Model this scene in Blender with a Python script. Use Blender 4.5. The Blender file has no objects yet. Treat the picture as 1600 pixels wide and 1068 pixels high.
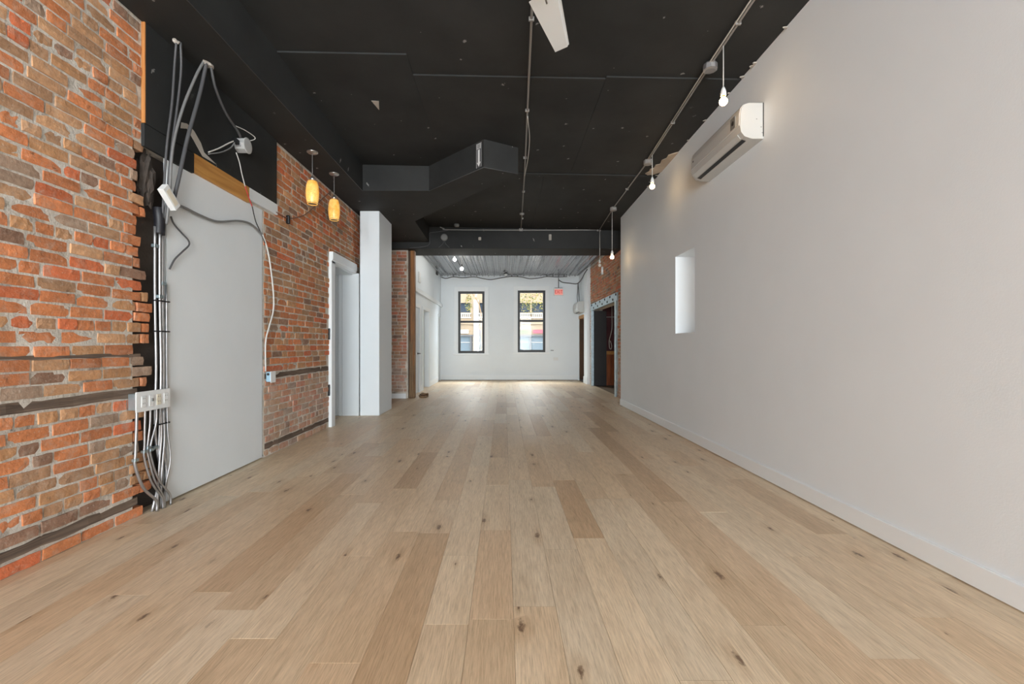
import bpy, bmesh, math, random
from mathutils import Vector, Matrix

SC = bpy.context.scene
COL = SC.collection
rng = random.Random(7)

# ------------------------------------------------------------------ camera
CAMH, FPX, VX, VY = 1.17, 700.0, 788.0, 539.0
cam_d = bpy.data.cameras.new('camera')
cam_d.sensor_width = 36.0
cam_d.lens = FPX / 1600 * 36
cam_d.shift_x = (800 - VX) / 1600
cam_d.shift_y = (VY - 534) / 1600
cam_d.clip_start = 0.05
cam = bpy.data.objects.new('camera', cam_d)
cam.location = (0, 0, CAMH)
cam.rotation_euler = (math.radians(90), 0, 0)
COL.objects.link(cam)
SC.camera = cam

# ------------------------------------------------------------------ world, daylight, exposure
world = bpy.data.worlds.new('sky')
SC.world = world
world.use_nodes = True
bg = world.node_tree.nodes['Background']
bg.inputs['Color'].default_value = (0.90, 0.96, 1.0, 1)
bg.inputs['Strength'].default_value = 4.5


def area(name, loc, rot, sx, sy, energy, color=(1, 1, 1)):
    d = bpy.data.lights.new(name, 'AREA')
    d.shape = 'RECTANGLE'
    d.size, d.size_y = sx, sy
    d.energy = energy
    d.color = color
    o = bpy.data.objects.new(name, d)
    o.location = loc
    o.rotation_euler = rot
    COL.objects.link(o)
    return o


# daylight entering through the big shop windows behind the camera
area('daylight_shopfront', (0, -6.28, 2.0), (math.radians(90), 0, 0), 4.4, 3.0, 680, (0.92, 0.975, 1.0))
# added lamp for open sky above the street, shining through the far windows
area('street_sky_lamp', (-0.1, 17.2, 4.6), (math.radians(-52), 0, 0), 5.0, 2.2, 1250, (0.93, 0.98, 1.0))

SC.view_settings.view_transform = 'Standard'
SC.view_settings.look = 'None'
SC.view_settings.gamma = 1
SC.view_settings.use_curve_mapping = False
SC.view_settings.exposure = 0.40


# ------------------------------------------------------------------ helpers
def lin(c):
    c = c / 255.0
    return c / 12.92 if c <= 0.04045 else ((c + 0.055) / 1.055) ** 2.4


def srgb(r, g, b):
    return (lin(r), lin(g), lin(b), 1.0)


def LW(x, y, off=0.0, W=-2.5):
    """measured spot of the photograph -> point on the left wall plane, standing off by off"""
    X = W + off
    Y = FPX * X / (x - VX)
    return (X, Y, CAMH + (VY - y) * Y / FPX)


def cz(x, y):
    return 3.78 - 0.012 * (y - 3) - 0.02 * x


WORLD = {}


class MB:
    """collects geometry, then becomes ONE mesh object"""

    def __init__(s):
        s.v, s.f, s.sm = [], [], []

    def face(s, idx, smooth=False):
        s.f.append(idx)
        s.sm.append(smooth)

    def box(s, x0, x1, y0, y1, z0, z1):
        b = len(s.v)
        for z in (z0, z1):
            s.v += [(x0, y0, z), (x1, y0, z), (x1, y1, z), (x0, y1, z)]
        for q in ((3, 2, 1, 0), (4, 5, 6, 7), (0, 1, 5, 4), (1, 2, 6, 5), (2, 3, 7, 6), (3, 0, 4, 7)):
            s.face([b + i for i in q])
        return s

    def bbox(s, x0, x1, y0, y1, z0, z1, r=0.004, seg=2):
        """bevelled box"""
        bm = bmesh.new()
        vs = [bm.verts.new(p) for p in ((x0, y0, z0), (x1, y0, z0), (x1, y1, z0), (x0, y1, z0), (x0, y0, z1), (x1, y0, z1), (x1, y1, z1), (x0, y1, z1))]
        for q in ((3, 2, 1, 0), (4, 5, 6, 7), (0, 1, 5, 4), (1, 2, 6, 5), (2, 3, 7, 6), (3, 0, 4, 7)):
            bm.faces.new([vs[i] for i in q])
        bmesh.ops.bevel(bm, geom=list(bm.edges), offset=r, segments=seg, affect='EDGES', profile=0.5)
        s.add_bm(bm)
        return s

    def add_bm(s, bm, smooth=False):
        b = len(s.v)
        bm.verts.index_update()
        s.v += [tuple(v.co) for v in bm.verts]
        for f in bm.faces:
            s.face([b + v.index for v in f.verts], smooth)
        bm.free()

    def prism(s, pts, a, b, axis='z', smooth=False):
        """polygon pts extruded from a to b along axis; pts are the two other coordinates in order"""
        n = len(pts)
        base = len(s.v)
        for t in (a, b):
            for p, q in pts:
                s.v.append({'z': (p, q, t), 'y': (p, t, q), 'x': (t, p, q)}[axis])
        s.face([base + i for i in range(n)][::-1])
        s.face([base + n + i for i in range(n)])
        for i in range(n):
            j = (i + 1) % n
            s.face([base + i, base + j, base + n + j, base + n + i], smooth)
        return s

    def tube(s, pts, r, n=8, smooth_path=True, rad=None):
        pts = [Vector(p) for p in pts]
        if smooth_path and len(pts) > 2:
            out = []
            P = [pts[0] * 2 - pts[1]] + pts + [pts[-1] * 2 - pts[-2]]
            for i in range(1, len(P) - 2):
                p0, p1, p2, p3 = P[i - 1], P[i], P[i + 1], P[i + 2]
                for k in range(6):
                    t = k / 6
                    out.append(0.5 * ((2 * p1) + (p2 - p0) * t + (2 * p0 - 5 * p1 + 4 * p2 - p3) * t * t + (3 * p1 - p0 - 3 * p2 + p3) * t ** 3))
            out.append(pts[-1])
            pts = out
        base = len(s.v)
        up = Vector((0.31, 0.2, 0.93))
        m = len(pts)
        for i, p in enumerate(pts):
            d = (pts[min(i + 1, m - 1)] - pts[max(i - 1, 0)]).normalized()
            u = up - d * up.dot(d)
            if u.length < 1e-3:
                u = Vector((1, 0, 0)) - d * d.x
            u.normalize()
            up = u
            w = d.cross(u)
            rr = rad[i] if rad else r
            for k in range(n):
                a = 2 * math.pi * k / n
                s.v.append(tuple(p + u * (rr * math.cos(a)) + w * (rr * math.sin(a))))
        for i in range(m - 1):
            for k in range(n):
                l = (k + 1) % n
                s.face([base + i * n + k, base + i * n + l, base + (i + 1) * n + l, base + (i + 1) * n + k], True)
        s.face([base + k for k in range(n)][::-1])
        s.face([base + (m - 1) * n + k for k in range(n)])
        return s

    def lathe(s, prof, c, axis='z', n=20, smooth=True):
        """profile of (radius, height) turned about axis through c"""
        base = len(s.v)
        c = Vector(c)
        for r, h in prof:
            for k in range(n):
                a = 2 * math.pi * k / n
                p, q = r * math.cos(a), r * math.sin(a)
                s.v.append(tuple(c + Vector({'z': (p, q, h), 'y': (p, h, q), 'x': (h, p, q)}[axis])))
        for i in range(len(prof) - 1):
            for k in range(n):
                l = (k + 1) % n
                s.face([base + i * n + k, base + i * n + l, base + (i + 1) * n + l, base + (i + 1) * n + k], smooth)
        if prof[0][0] > 1e-5:
            s.face([base + k for k in range(n)][::-1])
        if prof[-1][0] > 1e-5:
            s.face([base + (len(prof) - 1) * n + k for k in range(n)])
        return s

    def build(s, name, mat, parent=None, fix=True):
        xs, ys, zs = zip(*s.v)
        org = Vector(((min(xs) + max(xs)) / 2, (min(ys) + max(ys)) / 2, min(zs)))
        me = bpy.data.meshes.new(name)
        me.from_pydata([tuple(Vector(v) - org) for v in s.v], [], s.f)
        for p, q in zip(me.polygons, s.sm):
            p.use_smooth = q
        if fix:
            bm = bmesh.new()
            bm.from_mesh(me)
            bmesh.ops.recalc_face_normals(bm, faces=bm.faces)
            bm.to_mesh(me)
            bm.free()
        me.materials.append(mat)
        o = bpy.data.objects.new(name, me)
        COL.objects.link(o)
        place(o, org, parent)
        return o


def place(o, org, parent=None):
    WORLD[o.name] = Vector(org)
    if parent is not None:
        o.parent = parent
        o.location = Vector(org) - WORLD[parent.name]
    else:
        o.location = org


def box(name, mat, x0, x1, y0, y1, z0, z1, parent=None, r=0.0):
    m = MB()
    if r:
        m.bbox(x0, x1, y0, y1, z0, z1, r)
    else:
        m.box(x0, x1, y0, y1, z0, z1)
    return m.build(name, mat, parent)


def tag(o, label, cat, group=None):
    o['label'] = label
    o['category'] = cat
    if group:
        o['group'] = group
    return o


def struct(o, label=None):
    o['kind'] = 'structure'
    if label:
        o['label'] = label
    return o


def thing(name, loc, label, cat, group=None):
    o = bpy.data.objects.new(name, None)
    o.empty_display_size = 0.1
    COL.objects.link(o)
    place(o, Vector(loc))
    return tag(o, label, cat, group)


def holed_wall(axis, t0, t1, a0, a1, z0, z1, holes, front_only=False):
    """one connected wall of thickness t0..t1 on axis, spanning a0..a1 and z0..z1, less the rectangular holes (a0,a1,z0,z1)"""
    A = sorted({a0, a1} | {h[i] for h in holes for i in (0, 1) if a0 < h[i] < a1})
    Z = sorted({z0, z1} | {h[i] for h in holes for i in (2, 3) if z0 < h[i] < z1})

    def solid(i, j):
        if i < 0 or j < 0 or i >= len(A) - 1 or j >= len(Z) - 1:
            return False
        a, z = (A[i] + A[i + 1]) / 2, (Z[j] + Z[j + 1]) / 2
        return not any(h[0] < a < h[1] and h[2] < z < h[3] for h in holes)
    m = MB()
    idx = {}

    def V(i, j, k):
        if (i, j, k) not in idx:
            t = t0 if k == 0 else t1
            idx[(i, j, k)] = len(m.v)
            m.v.append((t, A[i], Z[j]) if axis == 'x' else (A[i], t, Z[j]))
        return idx[(i, j, k)]
    for i in range(len(A) - 1):
        for j in range(len(Z) - 1):
            if not solid(i, j):
                continue
            for k in (0, 1):
                m.face([V(i, j, k), V(i + 1, j, k), V(i + 1, j + 1, k), V(i, j + 1, k)])
            if not solid(i - 1, j):
                m.face([V(i, j, 0), V(i, j, 1), V(i, j + 1, 1), V(i, j + 1, 0)])
            if not solid(i + 1, j):
                m.face([V(i + 1, j, 0), V(i + 1, j, 1), V(i + 1, j + 1, 1), V(i + 1, j + 1, 0)])
            if not solid(i, j - 1):
                m.face([V(i, j, 0), V(i, j, 1), V(i + 1, j, 1), V(i + 1, j, 0)])
            if not solid(i, j + 1):
                m.face([V(i, j + 1, 0), V(i, j + 1, 1), V(i + 1, j + 1, 1), V(i + 1, j + 1, 0)])
    return m


def text_mesh(name, body, size, mat, loc, rot, parent, depth=0.001, sx=1.0):
    cu = bpy.data.curves.new(name, 'FONT')
    cu.body = body
    cu.size = size
    cu.extrude = depth
    cu.align_x = 'CENTER'
    cu.align_y = 'CENTER'
    t = bpy.data.objects.new(name + '_tmp', cu)
    COL.objects.link(t)
    dg = bpy.context.evaluated_depsgraph_get()
    me = bpy.data.meshes.new_from_object(t.evaluated_get(dg))
    bpy.data.objects.remove(t)
    me.materials.clear()
    me.materials.append(mat)
    M = Matrix.LocRotScale(None, Matrix.Rotation(0, 3, 'X') if rot is None else rot, (sx, 1, 1))
    me.transform(M)
    o = bpy.data.objects.new(name, me)
    COL.objects.link(o)
    place(o, Vector(loc), parent)
    return o


# ------------------------------------------------------------------ materials
def mat(name, color, rough=0.6, metal=0.0, spec=0.5):
    m = bpy.data.materials.new(name)
    m.use_nodes = True
    p = m.node_tree.nodes['Principled BSDF']
    p.inputs['Base Color'].default_value = color
    p.inputs['Roughness'].default_value = rough
    p.inputs['Metallic'].default_value = metal
    p.inputs['Specular IOR Level'].default_value = spec
    return m


class NT:
    def __init__(s, m):
        s.t = m.node_tree
        s.p = s.t.nodes.get('Principled BSDF')

    def n(s, kind, **kw):
        x = s.t.nodes.new('ShaderNode' + kind)
        for k, v in kw.items():
            if k in x.inputs:
                x.inputs[k].default_value = v
            else:
                setattr(x, k, v)
        return x

    def l(s, a, b):
        s.t.links.new(a, b)

    def pos(s, scale=(1, 1, 1), coord='pos', rot=(0, 0, 0), add=None):
        if coord == 'pos':
            src = s.n('NewGeometry').outputs['Position']
        else:
            src = s.n('TexCoord').outputs['Object']
        if add is not None:
            va = s.n('VectorMath', operation='ADD')
            s.l(src, va.inputs[0])
            s.l(add, va.inputs[1])
            src = va.outputs[0]
        mp = s.n('Mapping')
        mp.inputs['Scale'].default_value = scale
        mp.inputs['Rotation'].default_value = rot
        s.l(src, mp.inputs['Vector'])
        return mp.outputs['Vector']

    def noise(s, vec, scale, detail=3, rough=0.55, dist=0.0):
        x = s.n('TexNoise')
        x.inputs['Scale'].default_value = scale
        x.inputs['Detail'].default_value = detail
        x.inputs['Roughness'].default_value = rough
        x.inputs['Distortion'].default_value = dist
        s.l(vec, x.inputs['Vector'])
        return x.outputs['Fac']

    def ramp(s, fac, stops):
        r = s.n('ValToRGB')
        e = r.color_ramp.elements
        while len(e) < len(stops):
            e.new(0.5)
        for k, (pos, c) in enumerate(stops):
            e[k].position = pos
            e[k].color = c if len(c) == 4 else (*c, 1)
        s.l(fac, r.inputs['Fac'])
        return r.outputs['Color']

    def mix(s, fac, a, b, mode='MIX'):
        x = s.n('MixRGB', blend_type=mode)
        for sock, v in ((x.inputs[0], fac), (x.inputs[1], a), (x.inputs[2], b)):
            if hasattr(v, 'links'):
                s.l(v, sock)
            else:
                sock.default_value = v
        return x.outputs[0]

    def bump(s, h, strength=0.3, dist=0.01):
        b = s.n('Bump')
        b.inputs['Strength'].default_value = strength
        b.inputs['Distance'].default_value = dist
        s.l(h, b.inputs['Height'])
        s.l(b.outputs[0], s.p.inputs['Normal'])

    def out(s, c):
        s.l(c, s.p.inputs['Base Color'])


G = lambda v: (v, v, v, 1)


def painted(name, color, rough=0.55, var=0.06, bump=0.12, bscale=90):
    m = mat(name, color, rough)
    t = NT(m)
    v = t.pos()
    n1 = t.noise(v, 1.6, 4)
    lo = tuple(c * (1 - var) for c in color[:3]) + (1,)
    hi = tuple(min(1, c * (1 + var)) for c in color[:3]) + (1,)
    t.out(t.ramp(n1, [(0.3, lo), (0.7, hi)]))
    t.bump(t.noise(v, bscale, 2), bump, 0.004)
    return m


def brick_material(name, src):
    m = mat(name, G(0.3), 0.88, 0, 0.25)
    t = NT(m)
    v = t.pos()
    if src == 'object':
        base = t.n('ObjectInfo').outputs['Color']
    else:
        base = t.n('Attribute', attribute_name='tint').outputs['Color']
    n1 = t.noise(v, 22, 5, 0.65)
    c = t.mix(1.0, base, t.ramp(n1, [(0.25, G(0.72)), (0.75, G(1.22))]), 'MULTIPLY')
    # pale lime smeared over the faces
    n2 = t.noise(v, 10, 7, 0.75, 0.8)
    c = t.mix(t.ramp(n2, [(0.50, G(0)), (0.72, G(0.6))]), c, srgb(186, 168, 150))
    # whitewash left on the lower courses beyond the panel
    sp = t.n('SeparateXYZ')
    t.l(t.n('NewGeometry').outputs['Position'], sp.inputs[0])
    lo = t.n('MapRange')
    lo.inputs[1].default_value, lo.inputs[2].default_value = 0.95, 0.7
    t.l(sp.outputs['Z'], lo.inputs[0])
    fa = t.n('MapRange')
    fa.inputs[1].default_value, fa.inputs[2].default_value = 4.5, 4.7
    t.l(sp.outputs['Y'], fa.inputs[0])
    mk = t.mix(1.0, lo.outputs[0], fa.outputs[0], 'MULTIPLY')
    mk = t.mix(1.0, mk, t.ramp(t.noise(v, 9, 5, 0.7), [(0.3, G(0.1)), (0.65, G(0.7))]), 'MULTIPLY')
    c = t.mix(mk, c, srgb(200, 182, 170))
    n5 = t.noise(v, 70, 3, 0.6)
    c = t.mix(t.ramp(n5, [(0.60, G(0)), (0.74, G(0.45))]), c, srgb(205, 192, 178))
    # soot and holes
    n3 = t.noise(v, 11, 6, 0.7, 0.4)
    c = t.mix(t.ramp(n3, [(0.24, G(0.75)), (0.37, G(0))]), c, srgb(62, 52, 46))
    t.out(c)
    h = t.mix(0.5, t.noise(v, 60, 4, 0.7), t.noise(v, 14, 4, 0.6))
    t.bump(h, 0.75, 0.012)
    return m


M = {}
M['brick'] = brick_material('brick', 'object')
M['brick_mass'] = brick_material('brick_mass', 'attr')
m = mat('mortar', G(0.4), 0.95, 0, 0.2)
t = NT(m)
v = t.pos()
c = t.ramp(t.noise(v, 5, 6, 0.7), [(0.28, srgb(140, 128, 116)), (0.45, srgb(200, 191, 179)), (0.7, srgb(226, 219, 209))])
t.out(t.mix(t.ramp(t.noise(v, 16, 5, 0.7), [(0.27, G(0.7)), (0.37, G(0))]), c, srgb(84, 76, 70)))
t.bump(t.noise(v, 55, 5, 0.7), 0.9, 0.015)
M['mortar'] = m

M['white_wall'] = painted('white_wall', srgb(232, 239, 244), 0.55, 0.015, 0.10, 120)
M['white_trim'] = painted('white_trim', srgb(236, 241, 244), 0.4, 0.015, 0.04, 60)
M['white_board'] = painted('white_board', srgb(228, 233, 236), 0.6, 0.02, 0.12, 160)
M['white_door'] = painted('white_door', srgb(216, 222, 226), 0.4, 0.02, 0.04, 50)
M['white_plastic'] = painted('white_plastic', srgb(228, 230, 230), 0.35, 0.01, 0.0, 50)
M['ac_plastic'] = painted('ac_plastic', srgb(198, 198, 195), 0.4, 0.01, 0.0, 50)
M['cream_plastic'] = painted('cream_plastic', srgb(225, 216, 196), 0.4, 0.02, 0.0, 50)
M['grey_plastic'] = mat('grey_plastic', srgb(120, 120, 118), 0.5)
M['dark_plastic'] = mat('dark_plastic', srgb(30, 30, 32), 0.45)
M['blue_plastic'] = mat('blue_plastic', srgb(150, 185, 205), 0.5)


def black_paint(name, base, chips=0.5):
    m = mat(name, srgb(base, base, base), 0.7, 0, 0.22)
    grey = lambda d: srgb(base + d, base + d + 1, base + d + 1)
    t = NT(m)
    v = t.pos()
    n1 = t.noise(v, 1.2, 5, 0.6)
    c = t.ramp(n1, [(0.3, grey(-5)), (0.7, grey(9))])
    # flecks where the paint has chipped off
    vo = t.n('TexVoronoi', feature='F1', voronoi_dimensions='2D')
    vo.inputs['Scale'].default_value = 3.4
    t.l(t.pos((1, 1, 1), rot=(0.5, 0.4, 0.3)), vo.inputs['Vector'])
    ds = t.n('MixRGB', blend_type='ADD')
    ds.inputs[0].default_value = 0.12
    sepc = t.n('SeparateColor')
    t.l(vo.outputs['Color'], sepc.inputs[0])
    size = t.n('MapRange')
    size.inputs[3].default_value, size.inputs[4].default_value = 0.3, 2.0
    t.l(sepc.outputs[1], size.inputs[0])
    dd = t.n('Math', operation='DIVIDE')
    t.l(vo.outputs['Distance'], dd.inputs[0])
    t.l(size.outputs[0], dd.inputs[1])
    t.l(dd.outputs[0], ds.inputs[1])
    t.l(t.noise(v, 60, 3, 0.7), ds.inputs[2])
    pick = t.ramp(sepc.outputs[0], [(0.60, G(0)), (0.62, G(1))])
    fl = t.mix(1.0, t.ramp(ds.outputs[0], [(0.078, G(1)), (0.086, G(0))]), pick, 'MULTIPLY')
    fl = t.mix(1.0, fl, G(chips), 'MULTIPLY')
    c = t.mix(fl, c, srgb(170, 168, 165))
    # scuffs
    sc = t.ramp(t.noise(t.pos((3, 1, 1)), 7, 7, 0.75, 1.0), [(0.66, G(0)), (0.78, G(0.25))])
    c = t.mix(sc, c, srgb(110, 108, 105))
    t.out(c)
    t.bump(t.noise(v, 70, 3), 0.12, 0.004)
    return m


M['black'] = black_paint('black_paint', 46, 0.7)
M['black_board'] = black_paint('black_board_paint', 42, 0.5)

# oak planks: tint from the object colour, grain along the length
def plank_material(name, src):
    m = mat(name, G(0.4), 0.42, 0, 0.4)
    t = NT(m)
    oi = t.n('ObjectInfo')
    if src == 'object':
        tint = oi.outputs['Color']
        rnd = oi.outputs['Random']
    else:
        at = t.n('Attribute', attribute_name='tint')
        tint = at.outputs['Color']
        rnd = at.outputs['Alpha']
    cb = t.n('CombineXYZ')
    mu = t.n('Math', operation='MULTIPLY')
    mu.inputs[1].default_value = 37.0
    t.l(rnd, mu.inputs[0])
    t.l(mu.outputs[0], cb.inputs['X'])
    t.l(mu.outputs[0], cb.inputs['Y'])
    off = cb.outputs[0]
    v1 = t.pos((38, 2.6, 1), add=off)
    g1 = t.noise(v1, 1.0, 7, 0.68, 0.9)
    v2 = t.pos((190, 9, 1), add=off)
    g2 = t.noise(v2, 1.0, 4, 0.65, 0.3)
    v3 = t.pos((6, 1.1, 1), add=off)
    g3 = t.noise(v3, 1.0, 4, 0.55, 0.5)
    c = t.mix(1.0, tint, t.ramp(g1, [(0.28, (0.84, 0.81, 0.77)), (0.5, (1, 1, 1)), (0.75, (1.07, 1.08, 1.09))]), 'MULTIPLY')
    c = t.mix(1.0, c, t.ramp(g2, [(0.34, (0.82, 0.80, 0.77)), (0.5, (1, 1, 1)), (0.66, (1.13, 1.14, 1.15))]), 'MULTIPLY')
    c = t.mix(1.0, c, t.ramp(g3, [(0.3, (0.91, 0.88, 0.84)), (0.7, (1.05, 1.06, 1.07))]), 'MULTIPLY')
    # knots with a darker streak around them
    kv = t.pos((6.6, 2.2, 1), add=off)
    vo = t.n('TexVoronoi', feature='F1', voronoi_dimensions='2D')
    vo.inputs['Scale'].default_value = 1.0
    t.l(kv, vo.inputs['Vector'])
    sepc = t.n('SeparateColor')
    t.l(vo.outputs['Color'], sepc.inputs[0])
    pick = t.ramp(sepc.outputs[0], [(0.75, G(0)), (0.77, G(1))])
    size = t.n('MapRange')
    size.inputs[3].default_value, size.inputs[4].default_value = 0.38, 2.1
    t.l(sepc.outputs[1], size.inputs[0])
    dd = t.n('Math', operation='DIVIDE')
    t.l(vo.outputs['Distance'], dd.inputs[0])
    t.l(size.outputs[0], dd.inputs[1])
    ad = t.n('MixRGB', blend_type='ADD')
    ad.inputs[0].default_value = 0.13
    t.l(dd.outputs[0], ad.inputs[1])
    t.l(t.noise(t.pos((70, 40, 1), add=off), 1.0, 3), ad.inputs[2])
    halo = t.mix(1.0, t.ramp(ad.outputs[0], [(0.08, G(0.7)), (0.27, G(0))]), pick, 'MULTIPLY')
    knot = t.mix(1.0, t.ramp(ad.outputs[0], [(0.085, G(0.8)), (0.125, G(0))]), pick, 'MULTIPLY')
    c = t.mix(halo, c, t.mix(1.0, c, (0.74, 0.66, 0.57, 1), 'MULTIPLY'))
    c = t.mix(knot, c, srgb(96, 68, 52))
    t.out(c)
    rr = t.ramp(g3, [(0.3, G(0.36)), (0.7, G(0.48))])
    t.l(rr, t.p.inputs['Roughness'])
    t.bump(t.mix(0.5, g2, g1), 0.10, 0.003)
    return m


M['plank'] = plank_material('oak_plank', 'object')
M['plank_mass'] = plank_material('oak_plank_mass', 'attr')
M['subfloor'] = mat('subfloor', srgb(120, 98, 74), 0.9)


def wood(name, dark, light, axis='y', rough=0.65, scale=30):
    m = mat(name, light, rough)
    t = NT(m)
    s = {'x': (1.5, scale, scale), 'y': (scale, 1.5, scale), 'z': (scale, scale, 1.5)}[axis]
    g = t.noise(t.pos(s), 1.0, 6, 0.65, 0.8)
    c = t.ramp(g, [(0.28, dark), (0.68, light)])
    t.out(c)
    t.bump(g, 0.4, 0.006)
    return m


M['old_wood'] = wood('weathered_wood', srgb(58, 48, 42), srgb(128, 108, 92), 'y', 0.9, 40)
M['pine'] = wood('pine_board', srgb(168, 112, 52), srgb(205, 152, 84), 'y', 0.5, 22)
M['ply_edge'] = wood('plywood_edge', srgb(165, 100, 48), srgb(205, 145, 82), 'z', 0.7, 50)
M['post_wood'] = wood('post_wood', srgb(92, 58, 26), srgb(160, 104, 50), 'z', 0.6, 16)
M['lath_wood'] = wood('lath_wood', srgb(70, 54, 42), srgb(168, 138, 104), 'z', 0.85, 60)
M['bar_wood'] = wood('bar_wood', srgb(110, 54, 22), srgb(178, 98, 46), 'z', 0.4, 20)
M['jamb_wood'] = wood('jamb_wood', srgb(48, 32, 20), srgb(96, 62, 34), 'z', 0.6, 20)


def metal(name, col, rough=0.35, var=0.1, scale=30):
    m = mat(name, col, rough, 0.9)
    t = NT(m)
    n1 = t.noise(t.pos(), scale, 4)
    t.out(t.ramp(n1, [(0.3, tuple(c * (1 - var) for c in col[:3])), (0.7, tuple(min(1, c * (1 + var)) for c in col[:3]))]))
    return m


M['conduit'] = metal('conduit_steel', srgb(190, 190, 192), 0.5)
M['flex'] = metal('flex_steel', srgb(176, 176, 178), 0.42)
M['galv'] = metal('galvanised_steel', srgb(178, 196, 204), 0.42, 0.16, 14)
M['tin'] = metal('tin_ceiling', srgb(132, 132, 134), 0.2, 0.12, 5)
M['chrome'] = metal('brushed_nickel', srgb(190, 188, 186), 0.28)
M['brass'] = metal('brass', srgb(196, 160, 92), 0.3)
M['black_metal'] = mat('black_metal', srgb(26, 26, 28), 0.4, 0.3)
M['window_black'] = mat('window_black', srgb(24, 24, 25), 0.45)
M['cable_grey'] = mat('cable_grey', srgb(118, 118, 118), 0.5)
M['cable_dark'] = mat('cable_dark', srgb(78, 78, 80), 0.5)
M['cable_black'] = mat('cable_black', srgb(34, 34, 36), 0.5)
M['cable_white'] = mat('cable_white', srgb(205, 203, 198), 0.5)
M['cable_red'] = mat('cable_red', srgb(188, 60, 56), 0.5)
M['box_grey'] = painted('box_grey', srgb(176, 176, 175), 0.45, 0.12, 0.1, 60)
M['conduit_painted'] = mat('conduit_painted', srgb(150, 148, 145), 0.5, 0.2)
M['dark_masonry'] = painted('dark_brown_masonry', srgb(72, 64, 58), 0.95, 0.5, 0.8, 40)  # dark brown masonry for the recess back and the broken lump
M['plaster'] = painted('bare_plaster', srgb(172, 166, 158), 0.9, 0.2, 0.7, 40)
M['torn_board'] = painted('torn_board', srgb(176, 162, 146), 0.9, 0.4, 1.0, 45)
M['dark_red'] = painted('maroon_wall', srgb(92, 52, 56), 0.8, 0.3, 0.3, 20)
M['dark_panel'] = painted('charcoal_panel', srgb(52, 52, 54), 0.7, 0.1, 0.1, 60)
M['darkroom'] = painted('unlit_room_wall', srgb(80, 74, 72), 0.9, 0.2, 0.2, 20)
M['tape'] = mat('tape', srgb(24, 24, 30), 0.5)


def glass(name, tint=(1, 1, 1, 1), refl=0.08):
    m = bpy.data.materials.new(name)
    m.use_nodes = True
    nt = m.node_tree
    nt.nodes.clear()
    o = nt.nodes.new('ShaderNodeOutputMaterial')
    mx = nt.nodes.new('ShaderNodeMixShader')
    tr = nt.nodes.new('ShaderNodeBsdfTransparent')
    tr.inputs[0].default_value = tint
    gl = nt.nodes.new('ShaderNodeBsdfGlossy')
    gl.inputs['Roughness'].default_value = 0.03
    mx.inputs[0].default_value = refl
    nt.links.new(tr.outputs[0], mx.inputs[1])
    nt.links.new(gl.outputs[0], mx.inputs[2])
    nt.links.new(mx.outputs[0], o.inputs[0])
    return m


M['dimmed_pane'] = glass('dimming_glass', (0.48, 0.455, 0.43, 1), 0.03)  # tint darkens the pane to cut daylight on the recess reveal
M['pane'] = glass('window_glass', (0.97, 0.98, 0.98, 1), 0.012)


def emit(name, col, strength):
    m = bpy.data.materials.new(name)
    m.use_nodes = True
    p = m.node_tree.nodes['Principled BSDF']
    p.inputs['Base Color'].default_value = col
    p.inputs['Emission Color'].default_value = col
    p.inputs['Emission Strength'].default_value = strength
    return m


M['bulb_warm'] = emit('bulb_warm', (1.0, 0.64, 0.31, 1), 26)
M['bulb_cool'] = emit('bulb_cool', (1.0, 0.97, 0.90, 1), 150)
M['bulb_off'] = mat('bulb_off', srgb(230, 226, 218), 0.2)
M['exit_face'] = emit('exit_face', srgb(240, 150, 140), 0.3)
M['exit_red'] = emit('exit_red', srgb(176, 14, 10), 0.25)


# ------------------------------------------------------------------ brick laying
ROWH, JOINT = 0.0735, 0.0135


def brick_geo(L, H, r, depth=0.05):
    """local verts (along, normal, up), centred; front bulges to normal 0, back at -depth"""
    nx, nz = 4, 2
    vs, fs = [], []
    for j in range(nz + 1):
        for i in range(nx + 1):
            a = (i / nx - 0.5) * L
            z = (j / nz - 0.5) * H
            edge = i in (0, nx) or j in (0, nz)
            corner = i in (0, nx) and j in (0, nz)
            n = -r.uniform(0.001, 0.004) if edge else r.uniform(-0.0015, 0.0015)
            a += r.uniform(-0.003, 0.003)
            z += r.uniform(-0.0022, 0.0022)
            if corner:
                a *= 0.985
                z *= 0.965
                n -= r.choice((0, 0, 0.002, 0.004))
            vs.append((a, n, z))
    w = nx + 1
    for j in range(nz):
        for i in range(nx):
            fs.append((j * w + i, j * w + i + 1, (j + 1) * w + i + 1, (j + 1) * w + i))
    ring = [i for i in range(w)] + [j * w + nx for j in range(1, nz + 1)] + [nz * w + i for i in range(nx - 1, -1, -1)] + [j * w for j in range(nz - 1, 0, -1)]
    b = len(vs)
    for k in ring:
        vs.append((vs[k][0] * 1.01, -depth, vs[k][2] * 1.01))
    n = len(ring)
    for k in range(n):
        l = (k + 1) % n
        fs.append((ring[l], ring[k], b + k, b + l))
    return vs, fs


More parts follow.
